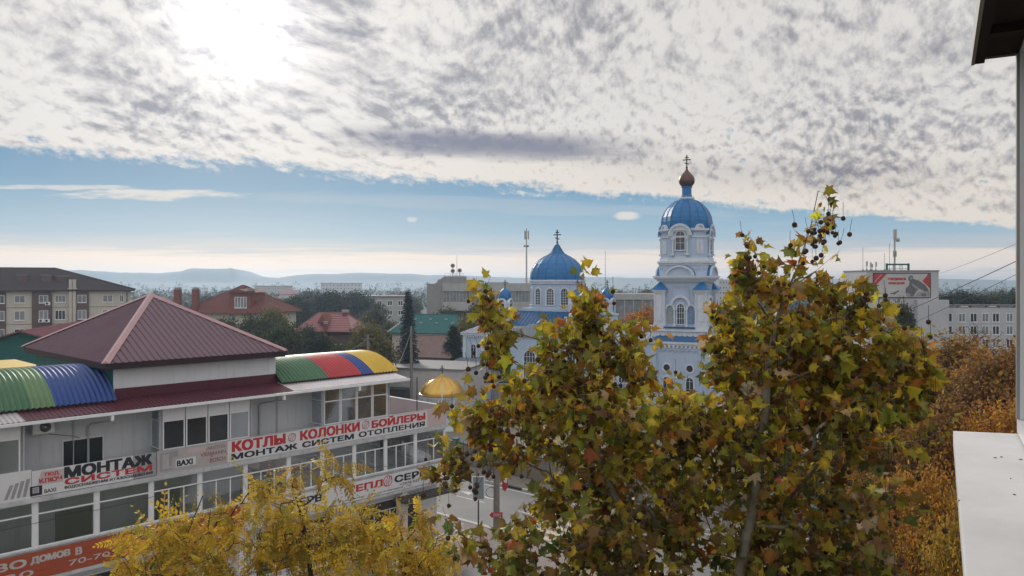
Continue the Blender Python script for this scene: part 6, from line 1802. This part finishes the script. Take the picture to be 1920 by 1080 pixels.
mb = MB(); mb.add([(0, 0, .9), (.32, .03, .8), (.38, -.03, .1), (.2, .04, -.25), (.02, 0, -.1)], [(0, 1, 2, 3, 4)]); mb.m = 1; mb.add([(.08, -.012, .8), (.3, .018, .76), (.3, -.01, .3), (.12, .0, .36)], [(0, 1, 2, 3)]); mb.build('cloth', [M['sign_red'], M['vinyl']], fl)
mb = MB(); mb.tube([(-.3, 0, .8), (.05, 0, .93)], .015, 5); mb.build('bracket', M['metal_dark'], fl)
ts = empty('road_sign', (*gnd(897, 1002), 0)); tag(ts, 'pole mounted rectangular road sign left of the concrete pole', 'sign')
mb = MB(); mb.tube([(0, 0, 0), (0, 0, 3.9)], .045, 8); mb.build('post', M['metal_dark'], ts)
mb = MB(); mb.box(-.40, .40, -.07, -.05, 2.2, 3.7); mb.m = 1; mb.box(-.34, .34, -.076, -.0705, 2.26, 3.64); mb.build('plate', [M['vinyl'], M['sign_back']], ts)

def railing(name, label, p, q, n, h, m, rails=3, bars=0):
    p = Vector(p); q = Vector(q); d = q-p; L = d.length
    o = empty(name, (p.x, p.y, p.z), math.atan2(d.y, d.x)); tag(o, label, 'railing')
    for i in range(n+1): mb = MB(); mb.tube([(L*i/n, 0, 0), (L*i/n, 0, h)], .03, 6); mb.build('post', m, o)
    mb = MB()
    for k in range(rails): z = h-k*h/rails*.85; mb.tube([(0, 0, z), (L, 0, z)], .028, 6)
    mb.build('rail', m, o)
    if bars:
        mb = MB()
        for i in range(bars): x = L*(i+.5)/bars; mb.tube([(x, 0, .1), (x, 0, h)], .012, 4)
        mb.build('baluster', m, o)
    return o
railing('railing', 'white tube railing below the street corner beside the yellow locust', (-6.6, 40.6, .13), (-3.0, 47.2, .13), 5, 1.1, M['upvc'], 4)
railing('railing', 'pale tube railing along the steps glimpsed under the right plane crown', (13.5, 47, 0), (19.5, 44, 0), 5, 1.0, M['upvc'], 2, 40)
railing('railing', 'grey railing glimpsed left of the right plane trunk', (10.5, 52.5, 0), (15.6, 48.6, 0), 5, 1.0, M['pipe'], 2, 36)
# churchyard wall along the street
fw = empty('churchyard_wall', (*rp(24, 11.6)[:2], 0), R(140)+math.pi); tag(fw, 'long tan masonry wall with a dark coping between street and church', 'wall')
mb = MB(); mb.box(0, 60, -.14, .14, 0, 1.9)
for i in range(16): mb.box(i*4-.2, i*4+.2, -.24, .24, 0, 2.15)
mb.build('wall_face', M['paving_tan'], fw); mb = MB(); mb.box(0, 60, -.2, .2, 1.903, 1.98)
for i in range(16): mb.box(i*4-.28, i*4+.28, -.3, .3, 2.153, 2.24)
mb.build('coping', M['wall_green'], fw)

def pole_wire(name, label, a, b, sag, r=.018):
    a = Vector(a); b = Vector(b); o = empty(name, a); mb = MB()
    mb.tube([(b-a)*t+Vector((0, 0, -sag*4*t*(1-t))) for t in [i/24 for i in range(25)]], r, 4); mb.build('strand', M['metal_dark'], o)
    return tag(o, label, 'wire')
pole_wire('overhead_wire', 'uppermost of the three wires crossing the sky right of the poster', at(2010, 412, 40), at(1720, 525, 120), .3, .016)
pole_wire('overhead_wire', 'thick middle wire crossing in front of the poster', at(2010, 440, 32), at(1470, 668, 92), .5, .022)
pole_wire('overhead_wire', 'lowest thin wire slanting below the poster', at(2010, 463, 32), at(1490, 690, 90), .5, .014)
for px, top, Y, lb in ((690, 628, 84, 'concrete pole beside the olive tree behind the rainbow vault'), (771, 612, 92, 'thin concrete pole in front of the tall spruce')):
    o = empty('utility_pole', (xat(px, Y), Y, 0)); tag(o, lb, 'pole', 'concrete poles behind the shops')
    mb = MB(); mb.tube([(0, 0, 0), (0, 0, zat(top, Y))], [.2, .13], 8); mb.build('shaft', M['wood_pole'], o); mb = MB(); mb.box(-.7, .7, -.05, .05, zat(top, Y)-.5, zat(top, Y)-.4); mb.build('crossarm', M['metal_dark'], o)
pole_wire('overhead_wire', 'sagging wire between the two concrete poles', at(690, 634, 84), at(771, 618, 92), .8, .02)
pole_wire('overhead_wire', 'wire from the left concrete pole down to the shop roof', at(690, 634, 84), at(560, 690, 70), .6, .02)
pole_wire('overhead_wire', 'wire running from the shop roof corner to the thin pole', at(735, 700, 62), at(771, 618, 92), .6, .02)
pole_wire('overhead_wire', 'thin wire crossing in front of the bell tower base', at(1255, 712, 70), at(1420, 668, 92), .5, .014)


def car_proto(paint):
    o = empty('parked_car')
    mb = MB(); L, W = 4.3, .86
    low = [(-2.15, .35), (-2.12, .62), (-2.05, .86), (-1.2, .96), (1.35, .93), (2.02, .82), (2.15, .58), (2.12, .32)]
    vs = []
    for y, k in ((-W, .985), (-W*.94, 1.0), (W*.94, 1.0), (W, .985)):
        for x, z in low: vs.append((x*(k if abs(y) > W*.95 else 1), y, z if abs(y) < W*.95 else .35+(z-.35)*.93))
    n = len(low); fs = []
    for r in range(3):
        for i in range(n): fs.append((r*n+i, r*n+(i+1) % n, (r+1)*n+(i+1) % n, (r+1)*n+i))
    fs += [tuple(range(n)), tuple(range(4*n-1, 3*n-1, -1))]; mb.add(vs, fs)
    roof = [(-1.25, 1.38), (-.9, 1.45), (.25, 1.44), (.55, 1.36)]
    mb.add([(x, s*.60, z) for s in (-1, 1) for x, z in roof]+[(x, s*.58, z-.05) for s in (-1, 1) for x, z in roof], [(0, 1, 5, 4), (1, 2, 6, 5), (2, 3, 7, 6), (0, 4, 12, 8), (3, 11, 15, 7), (0, 8, 9, 1), (1, 9, 10, 2), (2, 10, 11, 3), (4, 5, 13, 12), (5, 6, 14, 13), (6, 7, 15, 14)])
    for s in (-1, 1):
        for (x0, z0, x1, z1) in ((-1.8, .93, -1.25, 1.38), (1.28, .92, .55, 1.36), (-.35, .94, -.32, 1.42)):
            mb.tube([(x0, s*.76, z0), (x1, s*.60, z1)], .035, 4)
    b = mb.build('body', paint, o, smooth=True)
    gm = MB(); gm.add([(-1.82, -.74, .92), (1.30, -.74, .91), (.56, -.585, 1.36), (-1.24, -.585, 1.38), (-1.82, .74, .92), (1.30, .74, .91), (.56, .585, 1.36), (-1.24, .585, 1.38)], [(0, 1, 2, 3), (7, 6, 5, 4), (1, 5, 6, 2), (0, 3, 7, 4)]); gm.build('window', M['car_glass'], o)
    for x in (-1.32, 1.32):
        for s in (-1, 1):
            wm = MB(); wm.M = Matrix.Translation((x, s*.74, .31)) @ Matrix.Rotation(math.pi/2, 4, 'X'); wm.lathe([(.2, -.11), (.31, -.1), (.315, 0), (.31, .1), (.2, .11)], 18); w = wm.build('wheel', M['tyre'], o)
            rm = MB(); rm.M = Matrix.Translation((x, s*.74, .31)) @ Matrix.Rotation(math.pi/2, 4, 'X'); rm.lathe([(.195, -.118), (.195, .118)], 14); rm.build('rim', M['chrome'], w)
    for s in (-1, 1):
        hm = MB(); hm.box(2.0, 2.13, s*.62-.17, s*.62+.17, .60, .74); hm.build('headlight', M['lamp_clear'], o); hm = MB(); hm.box(-2.14, -2.04, s*.66-.12, s*.66+.12, .66, .84); hm.build('tail_light', M['lamp_red'], o)
    return o
car0 = car_proto(M['car_white']); firstc = True
for px, py, rz, cm, lb in ((1592, 912, 20, 'white', 'white car half seen through the right plane crown'), (1648, 935, 20, 'silver', 'silver car parked beside the half seen white car'), (1732, 806, -30, 'white', 'white car showing between brown trees and plane leaves'), (1800, 800, -30, 'blue', 'dark blue car among the brown trees'), (1846, 800, -30, 'silver', 'silver car under the orange tree'), (1700, 850, 30, 'dark', 'dark car in the shade of the brown trees'), (1505, 905, 15, 'red', 'red car hidden behind the right plane crown'), (1440, 880, 15, 'silver', 'silver car hidden left of the right plane trunk')):
    o = car0 if firstc else copy_tree(car0); firstc = False
    o.location = (*gnd(px, py+12), .012); o.rotation_euler = (0, 0, R(rz)); tag(o, lb, 'car', 'cars in the car park')
    for chd in o.children:
        if chd.name.startswith('body'): chd.material_slots[0].link = 'OBJECT'; chd.material_slots[0].material = M['car_'+cm]

# ------------------------------------------------------------------ our own building: sill, window frame and canopy at the right edge
M['sill_white'] = mat('white_sheet_sill', (0.72, 0.72, 0.73), 0.42, (0.58, 0.57, 0.56), 4.0, .9, bump=.06, bscale=5, streak=.2)
M['sash_white'] = mat('sash_plastic', (0.66, 0.67, 0.69), 0.35, (0.58, 0.59, 0.61), 4.0, .4)
M['soffit'] = mat('brown_soffit', (0.022, 0.011, 0.006), 0.9, (0.012, 0.007, 0.004), 3.0, .8)
M['edge_metal'] = mat('grey_edge_trim', (0.30, 0.30, 0.30), 0.4, metal=.3)
M['own_wall'] = mat('own_block_wall', (0.42, 0.40, 0.37), 0.9, (0.34, 0.32, 0.30), .6, .7)
WD = R(61.0)
ow = empty('window_block', (1.483, 2.60, 0), WD); tag(ow, 'end of our own block with white outer sill, window frame and dark canopy', 'building')
mb = MB(); mb.box(-14, -.03, -10, -.33, 0, 15.42); mb.box(-14, -.03, -10, -.40, 16.85, 19.5); mb.box(-14, -.03, -10, -1.6, 15.42, 16.85); mb.box(-14, -4.2, -1.6, -.40, 15.42, 16.85); mb.build('wall', M['own_wall'], ow)
mb = MB(); mb.add([(-4.1, -.33, 15.512), (0, -.33, 15.512), (0, 0, 15.498), (-4.1, 0, 15.498), (-4.1, -.33, 15.508), (0, -.33, 15.508), (0, -.004, 15.494), (-4.1, -.004, 15.494)], [(0, 1, 2, 3), (4, 7, 6, 5), (0, 4, 5, 1)])
mb.box(-4.1, 0, -.004, 0, 15.455, 15.497); mb.box(-.003, 0, -.33, -.0045, 15.46, 15.494)
xs = (Matrix.Rotation(-WD, 3, 'Z') @ Vector(((1850-960)/F_PX*1.795-1.483, 1.795-2.60, 0))).x
mb.add([(-4.1, -.33, 15.5145), (xs-.012, -.33, 15.5145), (xs-.012, -.002, 15.5005), (-4.1, -.002, 15.5005), (-4.1, -.33, 15.5122), (xs-.012, -.33, 15.5122), (xs-.012, -.002, 15.4982), (-4.1, -.002, 15.4982)], [(0, 1, 2, 3), (1, 5, 6, 2), (2, 6, 7, 3)])
sl_ = mb.build('window_sill', M['sill_white'], ow)
for i, (px, py) in enumerate(((1866, 860), (1878, 859), (1914, 865), (1800, 937), (1850, 934), (1902, 930), (1895, 900))):
    Y = .5*F_PX/(py-HOR); p = Matrix.Rotation(-WD, 3, 'Z') @ Vector(((px-960)/F_PX*Y-1.483, Y-2.60, 0))
    mb = MB(); s_ = (1.0, .9, 1.1, .8, .8, .8, .4)[i]; zz = 15.498-p.y/.33*.014; mb.lathe([(.0045*s_, zz-.004), (.0042*s_, zz+.001), (.002*s_, zz+.002)], 8, (p.x, p.y)); mb.build('screw', M['metal_dark'], sl_)
mb = MB()
mb.box(-.055, .0, -.25, -.185, 15.56, 16.73); mb.box(-4.1, 0, -.25, -.18, 15.513, 15.559); mb.box(-4.1, 0, -.25, -.185, 16.731, 16.775)
for x in (-1.05, -4.1): mb.box(x, x+.055, -.248, -.187, 15.56, 16.73)
fr_ = mb.build('window_frame', M['sash_white'], ow)
mb = MB(); mb.box(-.045, -.010, -.1849, -.176, 15.56, 16.73); mb.build('frame_seal', M['edge_metal'], fr_)
mb = MB(); mb.box(-1.0, -.056, -.225, -.205, 15.56, 16.73); mb.build('pane', M['glass'], fr_)
mb = MB(); mb.box(-4.1, 0.0, -.95, -.062, 16.742, 16.775)
for x in (-.35, -1.2, -2.1, -3.0): mb.box(x-.02, x+.02, -.95, -.09, 16.715, 16.741)
mb.box(-4.1, 0.0, -.09, -.0621, 16.722, 16.7415)
cn = mb.build('canopy', M['soffit'], ow)
mb = MB(); mb.box(-4.1, .004, -.0619, -.052, 16.72, 16.79); mb.box(.0002, .004, -.95, -.062, 16.735, 16.79); mb.build('canopy_trim', M['edge_metal'], cn)

# ------------------------------------------------------------------ the air itself
def haze():
    m = bpy.data.materials.new('haze_air'); m.use_nodes = True
    t = m.node_tree; t.nodes.clear()
    v = t.nodes.new('ShaderNodeVolumePrincipled')
    v.inputs['Color'].default_value = (0.60, 0.79, 1.0, 1)
    v.inputs['Density'].default_value = 0.00032
    v.inputs['Anisotropy'].default_value = 0.5
    o = t.nodes.new('ShaderNodeOutputMaterial'); t.links.new(v.outputs[0], o.inputs['Volume'])
    mb = MB(); mb.box(-2650, 2650, -260, 2450, -3, 47)
    o = mb.build('haze', m)
    tag(o, kind='stuff')
haze()
